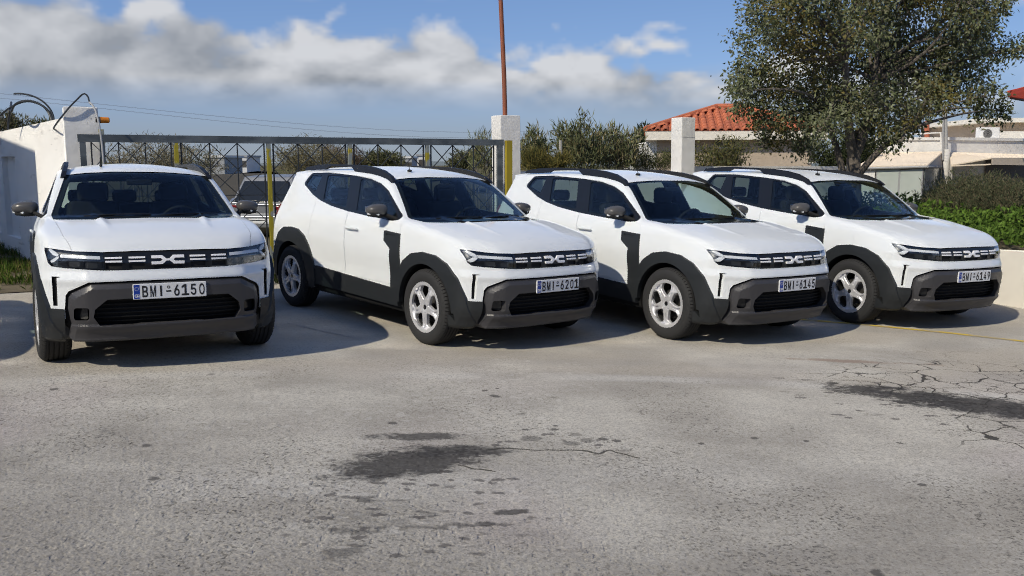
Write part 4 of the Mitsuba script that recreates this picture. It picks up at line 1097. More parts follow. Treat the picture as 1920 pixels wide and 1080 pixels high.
for (x, y, rr) in BL:
    for rep in range(2 if rr > 40 else 1):
        Y = TY + r.uniform(-1.3, 1.3) * (1 if rr > 25 else .5)
        c = at(x + r.normal() * rr * .15, y + r.normal() * rr * .15, Y); R = rr * mpx(Y)
        s = min(starts, key=lambda q: np.linalg.norm(q - c) + (2 if q[2] > c[2] + .4 else 0))
        mid = (s + c) / 2 + r.normal(0, .12, 3) + [0, 0, .1]
        part(tree, 'branch', limb([s, mid, c], .032, .008, 5), 'bark', 40)
        nt = int(10 + R * R * 100)
        tips = c + inball(r, nt) * [R, R * 1.3, R]
        for q in tips[:5]: part(tree, 'twig', limb([c, (c + q) / 2 + r.normal(0, .05, 3), q], .012, .004, 4), 'bark', 40)
        for q in tips:
            k_ = r.integers(16, 30); dirn = (q - c) / (np.linalg.norm(q - c) + 1e-6)
            P_.append(q + r.normal(0, .085, (k_, 3))); D_.append(r.normal(0, 1, (k_, 3)) * .8 + dirn * .6 + [0, 0, -.35]); S_.append(np.full(k_, r.uniform()))
P_, D_, S_ = np.vstack(P_), np.vstack(D_), np.concatenate(S_)
LP = [(.145, .165, .078), (.18, .195, .105), (.115, .135, .065), (.22, .235, .15), (.17, .17, .105)]
DRY = [(.20, .165, .06), (.17, .14, .06), (.16, .15, .05)]
dry = meshkit.fbm(P_ * .9, 3, 4) + (S_ - .5) * .25 > .64
print('tree leaves', len(P_))
for msk, pal, nm, lb in ((~dry, LP, 'crown', None), (dry, DRY, 'dry_leaves', 'yellowish brown leaves scattered through the crown')):
    n = msk.sum(); leafpart(tree, nm, leaves(P_[msk], D_[msk], r.uniform(.055, .092, n), r.uniform(.027, .044, n), pal, 8), 'leaf', lb, 'stuff')

# ------------------------------------------------------------------ shrubs
def shrub(label, cat, cx, ybot, rx, ytop, Y, n, pal, L=(.06, .13), W=(.012, .022), up=.6, depth=.7, name='shrub', group=None, seed=1, branch=7, lobes=12, spread=.8):
    k = thing(name, label, cat, group)
    r = np.random.default_rng(seed)
    b = at(cx, ybot, Y); top = at(cx, ytop, Y)[2]; R = rx * mpx(Y); H = top - b[2]
    z0 = min(b[2] - .2, gz(b[0]) - .05) if Y < 24 else b[2] - 1
    Pp, Dd, tw = [], [], []
    for i in range(lobes):
        a = r.uniform(-1, 1); h = r.uniform(.40, 1.0) * (1 - .12 * abs(a)) if i else 1.0
        c0 = np.array([b[0] + a * R * .55, b[1] + r.uniform(-.4, .4) * depth, b[2]])
        tip = np.array([b[0] + np.clip(a + r.normal(0, .28), -1, 1) * R * (1.0 if i else .3), b[1] + r.uniform(-1, 1) * depth * .8, b[2] + H * h])
        tw.append(limb([[c0[0], c0[1], z0], (c0 + tip) / 2 + r.normal(0, .04, 3), tip], .022, .006, 5))
        m = n // lobes
        t = r.uniform(.12, 1.0, m) ** .8
        q = c0 + (tip - c0) * t[:, None] + r.normal(0, 1, (m, 3)) * np.array([R * .17 + .05, depth * .25, H * .07]) * (1.1 - .45 * t[:, None])
        Pp.append(q); d = (tip - c0) / (np.linalg.norm(tip - c0) + 1e-6)
        Dd.append(r.normal(0, .7, (m, 3)) + d * up + [0, 0, up * .4])
    for t in tw[:branch]: part(k, 'stem', t, 'bark', 40)
    Pp, Dd = np.vstack(Pp), np.vstack(Dd)
    leafpart(k, 'foliage', leaves(Pp, Dd, r.uniform(*L, len(Pp)), r.uniform(*W, len(Pp)), pal, seed), 'leaf', None, 'stuff')
OLE = [(.15, .17, .085), (.18, .195, .105), (.12, .14, .068), (.22, .225, .115), (.25, .21, .11)]
YEL = [(.17, .15, .05), (.13, .125, .045), (.09, .10, .04), (.22, .18, .06)]
BRN = [(.27, .235, .16), (.22, .195, .135), (.31, .27, .18), (.17, .16, .10)]
OLV = [(.105, .115, .055), (.13, .135, .065), (.08, .092, .045), (.16, .145, .08)]
shrub('tall dark bush just right of the pole pillar, its top standing against the sky', 'bush', 998, 305, 26, 243, 18.0, 1300, OLE, up=.9, seed=21, L=(.10, .20), W=(.018, .03), lobes=10)
shrub('low yellowish bush between the pole pillar and the big oleander', 'bush', 1016, 325, 40, 280, 17.4, 3600, YEL, up=1.2, seed=22, L=(.10, .2), W=(.010, .018), lobes=26)
shrub('left part of the big oleander with tall pointed shoots', 'bush', 1086, 325, 42, 216, 18.4, 2900, OLE, up=1.0, seed=23, L=(.10, .20), W=(.018, .032), lobes=17)
shrub('right part of the big oleander in front of the pale far wall', 'bush', 1152, 325, 42, 236, 18.9, 2900, OLE + BRN[:1], up=1.0, seed=24, L=(.10, .20), W=(.018, .032), lobes=17)
shrub('round yellow-green bush left of the third white pillar', 'bush', 1222, 325, 40, 272, 19.5, 5200, [(.10, .11, .045), (.13, .135, .06), (.08, .09, .035)], up=.5, seed=25, L=(.04, .09), W=(.008, .014), lobes=26)
shrub('straggly bush with yellowish twigs under the tiled eave, right of the third pillar', 'bush', 1352, 325, 50, 258, 19.0, 2600, OLV + YEL[:2], up=.6, seed=26, L=(.06, .13), W=(.016, .03), lobes=18)
shrub('dark bush hiding the foot of the tiled house behind the tree trunks', 'bush', 1575, 330, 52, 252, 24, 4200, [(.04, .05, .026), (.055, .066, .03)], up=.4, seed=27, L=(.09, .18), W=(.03, .05), lobes=22)
shrub('dark conifer top far behind, left of the tiled roof', 'tree', 1202, 300, 20, 239, 44, 1500, [(.035, .05, .03), (.05, .062, .03)], up=.8, seed=28, L=(.2, .4), W=(.06, .1), name='distant_tree')
G2 = 'trees and bushes beyond the gate'
shrub('brown leafless-looking tree behind the left half of the gate', 'tree', 262, 335, 78, 250, 26, 3600, BRN, up=.4, seed=31, L=(.10, .22), W=(.014, .026), name='distant_tree', lobes=40, depth=1.5)
shrub('grey-brown bush behind the gate just left of the second yellow post', 'tree', 352, 335, 52, 266, 30, 2600, BRN + OLV[:1], up=.4, seed=32, L=(.12, .24), W=(.02, .03), name='distant_tree', lobes=28, depth=1.5)
shrub('feathery brown-green tree behind the middle of the gate', 'tree', 583, 325, 64, 252, 28, 5200, [(.20, .175, .095), (.17, .155, .085), (.23, .20, .12)], up=.3, seed=33, L=(.09, .2), W=(.012, .022), name='distant_tree', lobes=40, depth=1.5)
shrub('reddish bare bush behind the gate right of the feathery tree', 'tree', 640, 318, 36, 264, 31, 2400, [(.13, .095, .07), (.15, .11, .08)], up=.5, seed=34, L=(.12, .24), W=(.012, .022), name='distant_tree', lobes=22)
shrub('low green bush behind the gate right of the third yellow post', 'bush', 706, 318, 44, 284, 34, 2600, OLV, up=.4, seed=35, L=(.12, .24), W=(.03, .05), name='distant_tree', lobes=22)
shrub('small round olive tree behind the gate near its closing end', 'tree', 866, 320, 26, 282, 36, 1500, OLV, up=.3, seed=36, L=(.12, .24), W=(.03, .05), name='distant_tree', lobes=18)
shrub('spiky plant rising above the gate rail beside the pole pillar', 'bush', 908, 325, 30, 246, 19.5, 1100, OLE, up=1.1, seed=37, L=(.1, .22), W=(.014, .024), lobes=9)
shrub('grey-green tree top showing over the white wall at the left edge', 'tree', 18, 262, 26, 206, 26, 1500, OLV + BRN, up=.5, seed=38, L=(.1, .2), W=(.02, .04), name='distant_tree', lobes=18)
shrub('low treetops showing over the white wall beside the left pillar', 'tree', 78, 262, 34, 224, 34, 1500, OLV, up=.5, seed=39, L=(.14, .26), W=(.03, .05), name='distant_tree', lobes=22)
# ------------------------------------------------------------------ hedge and ground cover on the right, in a planter
CF = np.array([.47, -.88]); CF /= np.linalg.norm(CF); CR = np.array([-CF[1], CF[0]]); CR = CR if CR[0] > 0 else -CR
pw = at(1880, 470, 11.3)
ptop = pw[2]
def pln(u, v): return pw[:2] + CF * u + CR * v          # u towards the camera along the wall, v to the right behind it
k = thing('planter_wall', 'low cream-white wall holding the planted bed at the right edge', 'wall')
poly = Polygon([pln(-9, 0), pln(1.6, 0), pln(1.6, .2), pln(-9, .2)])
wv = prism(poly, 'z', -.6, ptop).refine_to_length(.25)
def wob(v):
    v = np.array(v); return v + (meshkit.fbm(v * 1.7, 2, 6)[..., None] - .5) * np.array([.02, .02, .05])
obj(k, wv.warp_batch(wob), 'cream_plaster', 30)
struct('planter_soil', prism(Polygon([pln(-9, .2), pln(1.6, .2), pln(1.6, 9), pln(-9, 9)]), 'z', -.6, ptop - .06), 'dirt')
r = np.random.default_rng(15)
n = 15000
U, Vv = r.uniform(-5.0, 1.5, n), r.uniform(.12, 3.2, n) ** 1.0
h = .10 + .34 * meshkit.fbm(np.stack([U * 1.4, Vv * 1.4, 0 * U], -1), 3, 7) + .10 * Vv
X = pw[0] + CF[0] * U + CR[0] * Vv; Y = pw[1] + CF[1] * U + CR[1] * Vv
P = np.stack([X, Y, ptop - .06 + h * r.uniform(.35, 1.05, n)], -1); D = np.stack([r.normal(0, .7, n), r.normal(-.25, .6, n), r.uniform(.1, 1, n)], -1)
leafpart(None, 'ground_cover', leaves(P, D, r.uniform(.05, .11, n), r.uniform(.03, .055, n), [(.12, .20, .035), (.095, .165, .032), (.15, .235, .05), (.075, .13, .028)], 3), 'leaf')
labels['ground_cover'] = {'kind': 'stuff', 'label': 'bright green low ground cover in the planted bed behind the cream wall', 'category': 'ground cover'}
def rosemary(cx, ybot, rx, ytop, Y, label, seed, pal):
    k = thing('rosemary_bush', label, 'bush', None)
    r = np.random.default_rng(seed); c = at(cx, ybot, Y); R = rx * mpx(Y); zt_ = at(cx, ytop, Y)[2]; z0 = c[2]
    Pp, Dd = [], []
    ns = 640
    a = r.uniform(0, 2 * math.pi, ns); q = np.sqrt(r.uniform(0, 1, ns))
    for i in range(ns):
        px_, py_ = c[0] + math.cos(a[i]) * q[i] * R, c[1] + math.sin(a[i]) * q[i] * .8
        hh = (zt_ - z0) * (1 - .45 * q[i] ** 2) * r.uniform(.72, 1.04)
        dx, dy = math.cos(a[i]) * q[i] * .28 + r.normal(0, .10), math.sin(a[i]) * q[i] * .3 + r.normal(0, .10)
        m = 30; t = r.uniform(.15, 1, m) ** .7
        Pp.append(np.stack([px_ + dx * t * hh, py_ + dy * t * hh, z0 + t * hh], -1) + r.normal(0, .012, (m, 3)))
        Dd.append(np.stack([dx + r.normal(0, .55, m), dy + r.normal(0, .55, m), np.full(m, .9)], -1))
    Pp, Dd = np.vstack(Pp), np.vstack(Dd)
    for j in range(5):
        b0 = np.array([c[0] + r.uniform(-.4, .4) * R, c[1] + r.uniform(-.3, .3), z0 - .3]); part(k, 'stem', limb([b0, b0 + [r.normal(0, .1), 0, .4], b0 + [r.normal(0, .2), 0, .9]], .02, .008, 5), 'bark', 40)
    leafpart(k, 'foliage', leaves(Pp, Dd, r.uniform(.035, .075, len(Pp)), r.uniform(.007, .013, len(Pp)), pal, seed), 'leaf', None, 'stuff')
RO = [(.095, .112, .062), (.12, .132, .075), (.16, .15, .09), (.075, .092, .052), (.18, .15, .10)]
rosemary(1792, 432, 34, 316, 14.4, 'dark rosemary bush at the left end of the planted bed, beside the glass enclosure', 41, RO)
rosemary(1846, 432, 44, 320, 14.1, 'dark rosemary bush in the middle of the planted bed', 42, RO)
rosemary(1908, 436, 48, 328, 13.6, 'dark rosemary bush at the right edge of the photo', 43, RO)
# ------------------------------------------------------------------ house with the tiled roof
HY = 34.0
house = thing('tiled_house', 'beige house with a red tiled roof behind the third pillar and the tree', 'house')
el_, er_ = at(1211, 243, HY + 1.0), at(1552, 243, HY)               # ends of the front eave
er_[2] = el_[2]
ed = (er_ - el_)[:2]; EL = np.linalg.norm(ed); ed /= EL; en = np.array([-ed[1], ed[0]])     # en points away from the camera
if en[1] < 0: en = -en
def hp(t, v, z): return np.array([el_[0] + ed[0] * t + en[0] * v, el_[1] + ed[1] * t + en[1] * v, z])
ez = el_[2]; pk = at(1368, 200, HY + 3.4)
ridge_z = pk[2]; run = 3.4
slope = (ridge_z - ez) / run
wl_ = Polygon([hp(.45, .5, 0)[:2], hp(EL - .45, .5, 0)[:2], hp(EL - .45, 8, 0)[:2], hp(.45, 8, 0)[:2]])
part(house, 'wall', prism(wl_, 'z', -1.5, ez - .22), 'beige_plaster')
part(house, 'fascia', prism(Polygon([hp(-.02, -.02, 0)[:2], hp(EL + .02, -.02, 0)[:2], hp(EL + .02, 8.5, 0)[:2], hp(-.02, 8.5, 0)[:2]]), 'z', ez - .40, ez - .06), 'cream_plaster')
rf = np.array([hp(-.05, -.05, ez - .055), hp(EL + .05, -.05, ez - .055), hp(EL - 2.9, run, ridge_z - .06), hp(2.9, run, ridge_z - .06), hp(-.05, 6.9, ez - .055), hp(EL + .05, 6.9, ez - .055)])
rm = trimesh.Trimesh(rf, [[0, 1, 2], [0, 2, 3], [1, 5, 2], [5, 4, 3], [5, 3, 2], [4, 0, 3], [0, 4, 5], [0, 5, 1]], process=False)
principled('tile_red', mikit.proc(lambda p, n, uv: MIX((.55, .165, .075), (.38, .115, .06), FB(p.x * 2.2, p.y * 2.2, p.z * 6, 3))), .8)
principled('tile_dark', mikit.proc(lambda p, n, uv: MIX((.44, .13, .065), (.28, .09, .05), FB(p.x * 2.2, p.y * 2.2, p.z * 6, 3))), .8)
roof = part(house, 'roof', rm, 'tile_dark')
def half_tile(L, w, h):
    v = []; n = 6
    for s, k_ in ((0, 1.0), (1, .86)):
        for i in range(n + 1):
            a = math.pi * i / n; v.append((math.cos(a) * w * k_, s * L, math.sin(a) * h * k_))
    f = []
    for i in range(n): f += [(i, i + n + 1, i + 1), (i + 1, i + n + 1, i + n + 2)]
    v += [(math.cos(math.pi * i / n) * w * .72, 0, math.sin(math.pi * i / n) * h * .60) for i in range(n + 1)]
    o_ = 2 * (n + 1)
    for i in range(n): f += [(i, i + 1, o_ + i), (i + 1, o_ + i + 1, o_ + i)]
    return trimesh.Trimesh(np.array(v), f, process=False)
TL, TW = .42, .30
tile_d = [mikit.ply(half_tile(TL * 1.12, .115, .10), m_, smooth=40) for m_ in ('tile_red', 'tile_dark')]
r = np.random.default_rng(5); sl = math.atan(slope); nrow = int(run / math.cos(sl) / TL)
def tile_m(t, s, zoff=.0, rows=None):
    """Tile matrix on the front slope: t along the eave, s up the slope."""
    o_ = hp(t, -.06 + s * math.cos(sl), ez - .04 + s * math.sin(sl) + zoff)
    X_ = np.array([ed[0], ed[1], 0]); Y_ = np.array([en[0] * math.cos(sl), en[1] * math.cos(sl), math.sin(sl)]); Z_ = np.cross(X_, Y_)
    M = np.eye(4); M[:3, 0], M[:3, 1], M[:3, 2], M[:3, 3] = X_, Y_, Z_, o_
    return M @ rotm((0, 0, 1), r.normal(0, .02)) @ rotm((1, 0, 0), -.02)
cnt = 0
rest = []
for i in range(int(EL / TW) + 1):
    t = TW * (i + .5)
    for j in range(nrow):
        s = j * TL
        frac = s * math.cos(sl) / run
        if t < 2.9 * frac + .05 or t > EL - 2.9 * frac - .05: continue
        M = tile_m(t, s)
        if cnt < 280 and t < EL * .75:
            scene[numbered(roof + '__tile')] = {**tile_d[int(r.uniform() < .3)], 'to_world': T4(M)}; cnt += 1
        else:
            m_ = half_tile(TL * 1.12, .115, .10); m_.apply_transform(M); rest.append(m_)
# the left hip slope, foreshortened
for i in range(22):
    v = TW * (i + .5)
    for j in range(nrow):
        s = j * TL; u = s * math.cos(sl) * 2.9 / run
        if v < s * math.cos(sl) * 1.0 or v > 6.8 - s * math.cos(sl): continue
        a_ = math.atan((ridge_z - ez) / 2.9)
        o_ = hp(-.06 + u, v, ez - .04 + u * (ridge_z - ez) / 2.9)
        X_ = np.array([-en[0], -en[1], 0]); Y_ = np.array([ed[0] * math.cos(a_), ed[1] * math.cos(a_), math.sin(a_)]); Z_ = np.cross(X_, Y_)
        M = np.eye(4); M[:3, 0], M[:3, 1], M[:3, 2], M[:3, 3] = X_, Y_, Z_, o_
        m_ = half_tile(TL * 1.12, .115, .10); m_.apply_transform(M); rest.append(m_)
rk = numbered(roof + '__tiles_behind'); obj(rk, cat(*rest), 'tile_red', 40); labels[rk] = {'kind': 'stuff'}
part(roof, 'hip_cap', limb([hp(-.02, -.02, ez + .03), hp(1.45, run / 2, (ez + ridge_z) / 2 + .05), hp(2.9, run, ridge_z + .05)], .11, .11, 8), 'tile_red', 40)
part(roof, 'hip_cap', limb([hp(EL + .02, -.02, ez + .03), hp(EL - 1.45, run / 2, (ez + ridge_z) / 2 + .05), hp(EL - 2.9, run, ridge_z + .05)], .11, .11, 8), 'tile_red', 40)
part(roof, 'ridge_cap', tube([hp(2.9, run, ridge_z + .04), hp(EL - 2.9, run, ridge_z + .04)], .12, 8), 'tile_red', 40)
for px0, px1, py0, py1 in ((1518, 1528, 284, 303), (1345, 1372, 262, 275)):
    a_, b_ = at(px0, py1, HY + .4), at(px1, py0, HY + .4); t0 = (a_ - el_)[:2] @ ed; t1 = (b_ - el_)[:2] @ ed
    w_ = part(house, 'window', prism(Polygon([hp(t0, .40, 0)[:2], hp(t1, .40, 0)[:2], hp(t1, .52, 0)[:2], hp(t0, .52, 0)[:2]]), 'z', a_[2], b_[2]), 'dark_metal')
    part(w_, 'frame', prism(Polygon([hp(t0 - .06, .43, 0)[:2], hp(t1 + .06, .43, 0)[:2], hp(t1 + .06, .50, 0)[:2], hp(t0 - .06, .50, 0)[:2]]), 'z', a_[2] - .06, a_[2] - .003), 'cream_plaster')
# pale far wall with posts, seen between the oleander and the third pillar
k = thing('far_wall', 'pale far wall with little posts on top, behind the round bush', 'wall')
a_, b_ = at(1170, 277, 40), at(1262, 262, 36)
part(k, 'panel', hull_pts([(a_[0], a_[1], -.5), (b_[0], b_[1], -.5), (a_[0], a_[1], a_[2]), (b_[0], b_[1], b_[2])], .08, 8), 'white_plaster')
for t in np.linspace(.12, .9, 5):
    q = a_ + (b_ - a_) * t; part(k, 'post', tube([q, q + [0, 0, .28]], .03, 6), 'cable_grey')
k = thing('concrete_post', 'thin pale post standing among the oleander', 'post')
obj(k, tube([at(1051, 306, 17.6), at(1051, 263, 17.6)], [.035, .03], 8), 'concrete', 30)
k = thing('low_wall', 'low pale wall at the foot of the oleanders behind the white cars', 'wall')
poly = Polygon([MID_C + GD * .3 + GN * -.1, RIGHT_C - GD * .2 + GN * -.1, RIGHT_C - GD * .2 - GN * .08, MID_C + GD * .3 - GN * .26])
obj(k, prism(poly, 'z', -.6, at(1030, 322, 14.6)[2]), 'white_plaster')
k = thing('low_wall', 'low pale wall between the third pillar and the tree, behind the farthest car', 'wall')
poly = Polygon([RIGHT_C + GD * .2 + GN * -.1, RIGHT_C + GD * 4.2 - GN * .1, RIGHT_C + GD * 4.2 - GN * .28, RIGHT_C + GD * .2 - GN * .28])
obj(k, prism(poly, 'z', -.6, at(1400, 312, 16.6)[2]), 'white_plaster')

# ------------------------------------------------------------------ white flat-roofed building on the right
BY = 24.0
bld = thing('white_building', 'white flat-roofed building with beige awnings on the right', 'building')
cx_ = at(1776, 270, BY)                                             # its near corner
la, lb = -GN, GD                                                      # left face runs away from the camera, right face to the right
c2 = cx_[:2]
lf = np.array([-.985, .17]); rf_ = np.array([.93, .37])            # the two visible facades
P4 = Polygon([c2, c2 + lf * 2.15, c2 + lf * 2.15 + np.array([2.6, 7]), c2 + rf_ * 9 + np.array([0, 6]), c2 + rf_ * 9])
ztop_b = at(1776, 263, BY)[2]; zpar = at(1776, 291, BY)[2]
part(bld, 'wall', prism(P4.buffer(-.06, join_style=2), 'z', -1, zpar + .02), 'white_plaster')
part(bld, 'parapet', prism(P4, 'z', zpar + .023, ztop_b), 'white_plaster')
part(bld, 'coping', prism(P4.buffer(.05, join_style=2), 'z', ztop_b + .003, ztop_b + .08), 'white_plaster')
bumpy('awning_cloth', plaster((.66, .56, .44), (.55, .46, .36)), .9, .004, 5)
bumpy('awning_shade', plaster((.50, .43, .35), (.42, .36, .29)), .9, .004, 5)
def slab(pts, th, mat, parent, name):
    """A thin plate with the given corner points."""
    P = np.array(pts, float); nrm = np.cross(P[1] - P[0], P[2] - P[0]); nrm /= np.linalg.norm(nrm)
    v = np.vstack([P + nrm * th / 2, P - nrm * th / 2]); n = len(P)
    f = [(0, i, i + 1) for i in range(1, n - 1)] + [(n, n + i + 1, n + i) for i in range(1, n - 1)]
    for i in range(n): j = (i + 1) % n; f += [(i, n + i, n + j), (i, n + j, j)]
    m = trimesh.Trimesh(v, f, process=False); return part(parent, name, m, mat)
aw = thing('awning', 'beige sloping awning over the glass enclosure, left of the white mast', 'awning')
ytop, ybt = BY - .1, BY - 2.3
p1, p2 = at(1652, 287, BY + .4), at(1768, 285, BY - .15); q1, q2 = at(1603, 314, BY - 1.6), at(1739, 310, BY - 2.6); q3 = at(1768, 310, BY - .3)
slab([p1, p2, q2, q1], .03, 'awning_cloth', aw, 'canvas')
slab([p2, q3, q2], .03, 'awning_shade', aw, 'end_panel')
for a_, b_, nm in ((q1, q2, 'front_bar'), (q2, q3, 'side_bar')): part(aw, nm, tube([a_ - [0, 0, .03], b_ - [0, 0, .03]], .03, 6), 'cable_grey')
gls = thing('glass_enclosure', 'grey-green glass enclosure under the left awning', 'glass wall')
principled('glazing', mikit.proc(lambda p, n, uv: MIX((.50, .53, .49), (.36, .40, .37), FB(p.x * .8, p.y * .8, p.z * .7, 3))), .25, 0., specular=.4)
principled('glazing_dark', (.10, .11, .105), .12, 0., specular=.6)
fz0 = gz(q1[0]) - 1.0
for (x0, x1, mt) in ((1650, 1692, 'glazing'), (1694, 1735, 'glazing')):
    t0, t1 = [(x - 1603) / (1739 - 1603) for x in (x0, x1)]
    a_, b_ = q1 + (q2 - q1) * t0, q1 + (q2 - q1) * t1
    a_, b_ = a_ * [1, 1, 0] + [0, .12, 0], b_ * [1, 1, 0] + [0, .12, 0]
    pane_ = slab([(a_[0], a_[1], fz0), (b_[0], b_[1], fz0), (b_[0], b_[1], q2[2] - .07), (a_[0], a_[1], q1[2] - .07)], .02, mt, gls, 'pane')
    part(gls, 'frame', bar((a_[0], a_[1], fz0), (a_[0], a_[1], q1[2] - .06), .03), 'cable_grey')
    part(gls, 'frame', bar((b_[0], b_[1], fz0), (b_[0], b_[1], q1[2] - .06), .03), 'cable_grey')
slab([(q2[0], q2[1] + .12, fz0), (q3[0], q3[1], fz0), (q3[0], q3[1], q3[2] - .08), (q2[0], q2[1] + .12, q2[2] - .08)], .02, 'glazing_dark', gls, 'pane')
a_, b_ = q1, q1 + (q2 - q1) * ((1648 - 1603) / 136)
slab([(a_[0], a_[1] + .15, fz0), (b_[0], b_[1] + .15, fz0), (b_[0], b_[1] + .15, q1[2] - .07), (a_[0], a_[1] + .15, q1[2] - .07)], .05, 'white_plaster', gls, 'white_panel')
aw = thing('awning', 'beige awning right of the white mast, with a straight valance', 'awning')
p1, p2 = at(1780, 286, BY), at(1935, 291, BY + 1.2); q1, q2 = at(1783, 310, BY - 1.3), at(1858, 307, BY - 1.9); q3 = at(1858, 297, BY - 1.95)
slab([p1, p2, at(1935, 297, BY - .9), q3, q2, q1][:3] + [q3, q1], .03, 'awning_cloth', aw, 'canvas')
slab([q1, q2, q2 - [0, 0, .03], q1 - [0, 0, .03]], .03, 'awning_cloth', aw, 'edge')
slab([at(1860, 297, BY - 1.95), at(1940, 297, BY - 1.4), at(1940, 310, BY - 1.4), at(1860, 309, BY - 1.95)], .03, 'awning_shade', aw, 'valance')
part(bld, 'lower_wall', slab and bx(0, .01, 0, .01, -3, -2.9), 'white_plaster') if False else None
principled('shop_dark', (.09, .075, .06), .6)
rc = part(bld, 'recess', prism(Polygon([at(1850, 300, BY + .55)[:2], at(1945, 300, BY + 1.2)[:2], at(1945, 300, BY + 1.5)[:2], at(1850, 300, BY + .9)[:2]]), 'z', -1, zpar), 'shop_dark')
mast = thing('white_mast', 'tall white twin mast at the corner of the white building', 'mast')
m0 = at(1774, 345, BY - .55)
part(mast, 'column', tube([(m0[0], m0[1], gz(m0[0]) - 1), at(1775, 280, BY - .55)], .085, 10), 'white_plaster', 40)
part(mast, 'pipe', tube([at(1774, 285, BY - .56), at(1773, 206, BY - .56)], [.05, .04], 8), 'cable_grey', 40)
part(mast, 'pipe', tube([at(1768, 300, BY - .60), at(1768.5, 210, BY - .60)], .022, 6), 'cable_grey', 40)
rl = thing('roof_rail', 'thin white rail on the roof left of the mast', 'rail')
obj(rl, cat(tube([at(1672, 253, BY + .5), at(1764, 249, BY - .1)], .022, 6), tube([at(1764, 248, BY - .1), at(1765, 280, BY - .1)], .022, 6)), 'white_plaster', 40)
ch = thing('chimney', 'thin brown chimney pipe behind the roof rail', 'chimney')
obj(ch, tube([at(1738, 268, BY + 3), at(1738, 227, BY + 3)], [.075, .07], 10), 'tile_dark', 40)
ac = thing('air_conditioner', 'white air conditioner on the flat roof at the right', 'air conditioner')
a_ = at(1838, 265, BY + 1.5); w_ = 30 * mpx(BY + 1.5); h_ = 23 * mpx(BY + 1.5)
obj(ac, rbox(a_[0], a_[0] + w_ + .08, a_[1], a_[1] + .3, a_[2] + .04, a_[2] + .04 + h_, .02), 'white_plaster', 40)
cc = (a_[0] + w_ * .42, a_[1] - .004, a_[2] + .04 + h_ * .5)
fan = trimesh.creation.cylinder(h_ * .36, .012, sections=28); fan.apply_transform(rotm((1, 0, 0), math.pi / 2)); fan.apply_translation(cc)
fk = part(ac, 'fan', fan, 'dark_metal', 40)
for rr in (.12, .22, .31):
    rg = trimesh.creation.torus(h_ * rr, .004, 24, 5); rg.apply_transform(rotm((1, 0, 0), math.pi / 2)); rg.apply_translation((cc[0], cc[1] - .008, cc[2])); part(fk, 'ring', rg, 'cable_grey', 40)
for s in (.1, .8): part(ac, 'foot', bx(a_[0] + w_ * s, a_[0] + w_ * s + .05, a_[1] + .02, a_[1] + .28, a_[2] - .05, a_[2] + .037), 'dark_metal')
up_ = thing('upper_storey', 'beige upper storey with a white cornice behind the air conditioner', 'building')
a_, b_ = at(1862, 270, BY + 4), at(1980, 270, BY + 4)
part(up_, 'wall', bx(a_[0], b_[0], a_[1], a_[1] + 5, ztop_b - .5, at(1862, 229, BY + 4)[2]), 'beige_plaster')
part(up_, 'cornice', bx(at(1845, 228, BY + 3.7)[0], b_[0] + .4, a_[1] - .3, a_[1] + 5.3, at(1862, 229, BY + 3.7)[2] + .0, at(1862, 221, BY + 3.7)[2]), 'cream_plaster')
part(up_, 'step', bx(at(1880, 262, BY + 3.0)[0], b_[0], a_[1] - 1.0, a_[1] - .003, ztop_b - .5, at(1880, 246, BY + 3.0)[2]), 'cream_plaster')
re_ = thing('red_eave', 'corner of a bright red eave at the right edge, above the beige storey', 'roof')
principled('red_paint', (.52, .06, .025), .5)
a_, b_, c_ = at(1889, 172, 21.0), at(1960, 154, 21.6), at(1960, 178, 21.6)
part(re_, 'edge', slab and hull_pts([a_, at(1891, 181, 21.0), b_, at(1960, 190, 21.6)], .02, 6), 'red_paint')
part(re_, 'soffit', hull_pts([at(1894, 184, 21.05), at(1960, 196, 21.65), at(1960, 190, 24), at(1900, 178, 24)], .02, 6), 'dark_metal')

# ------------------------------------------------------------------ far town, field and sheds beyond the gate
principled('town_white', (.62, .62, .62), .9); principled('town_grey', (.30, .31, .33), .9); principled('field_dark', (.055, .05, .04), .95); principled('mud', (.13, .11, .085), .95)
def shed(label, x0, x1, y0, Y, dep, mat, name='far_building', win=0):
    k = thing(name, label, 'building')
    a_, b_ = at(x0, y0, Y), at(x1, y0, Y)
    part(k, 'wall', bx(a_[0], b_[0], Y, Y + dep, -2, a_[2] - .3), mat)
    part(k, 'roof', bx(a_[0] - .2, b_[0] + .2, Y - .2, Y + dep + .2, a_[2] - .297, a_[2]), 'town_grey' if mat != 'town_grey' else 'town_white')
    for i in range(win):
        u = a_[0] + (b_[0] - a_[0]) * (i + .5) / win; part(k, 'window', bx(u - .5, u + .5, Y - .05, Y + .1, a_[2] - 2.0, a_[2] - .9), 'dark_metal')
shed('pale far building behind the gate, left of the second yellow post', 425, 462, 291, 150, 8, 'town_white', win=3)
shed('grey far shed behind the gate, showing between the lattice bars at the left', 384, 420, 291, 120, 8, 'town_grey')
shed('white far building behind the gate in the middle', 688, 722, 286, 170, 8, 'town_white', win=2)
shed('long grey far building behind the gate right of the middle', 722, 772, 293, 140, 8, 'town_grey', win=4)
shed('small white far building behind the gate near the fourth yellow post', 782, 799, 289, 150, 8, 'town_white', win=1)
fb = at(380, 305, 40); struct('field_bank', grid(np.linspace(-26, 14, 60), np.linspace(30, 46, 12), lambda x, y: -.6 + 1.75 * np.clip((y - 30) / 9, 0, 1) * np.clip((46 - y) / 4, 0, 1) * (.62 + .62 * meshkit.fbm(np.stack([x * .22, y * .3, 0 * x], -1), 3, 3))), 'field_dark', True)

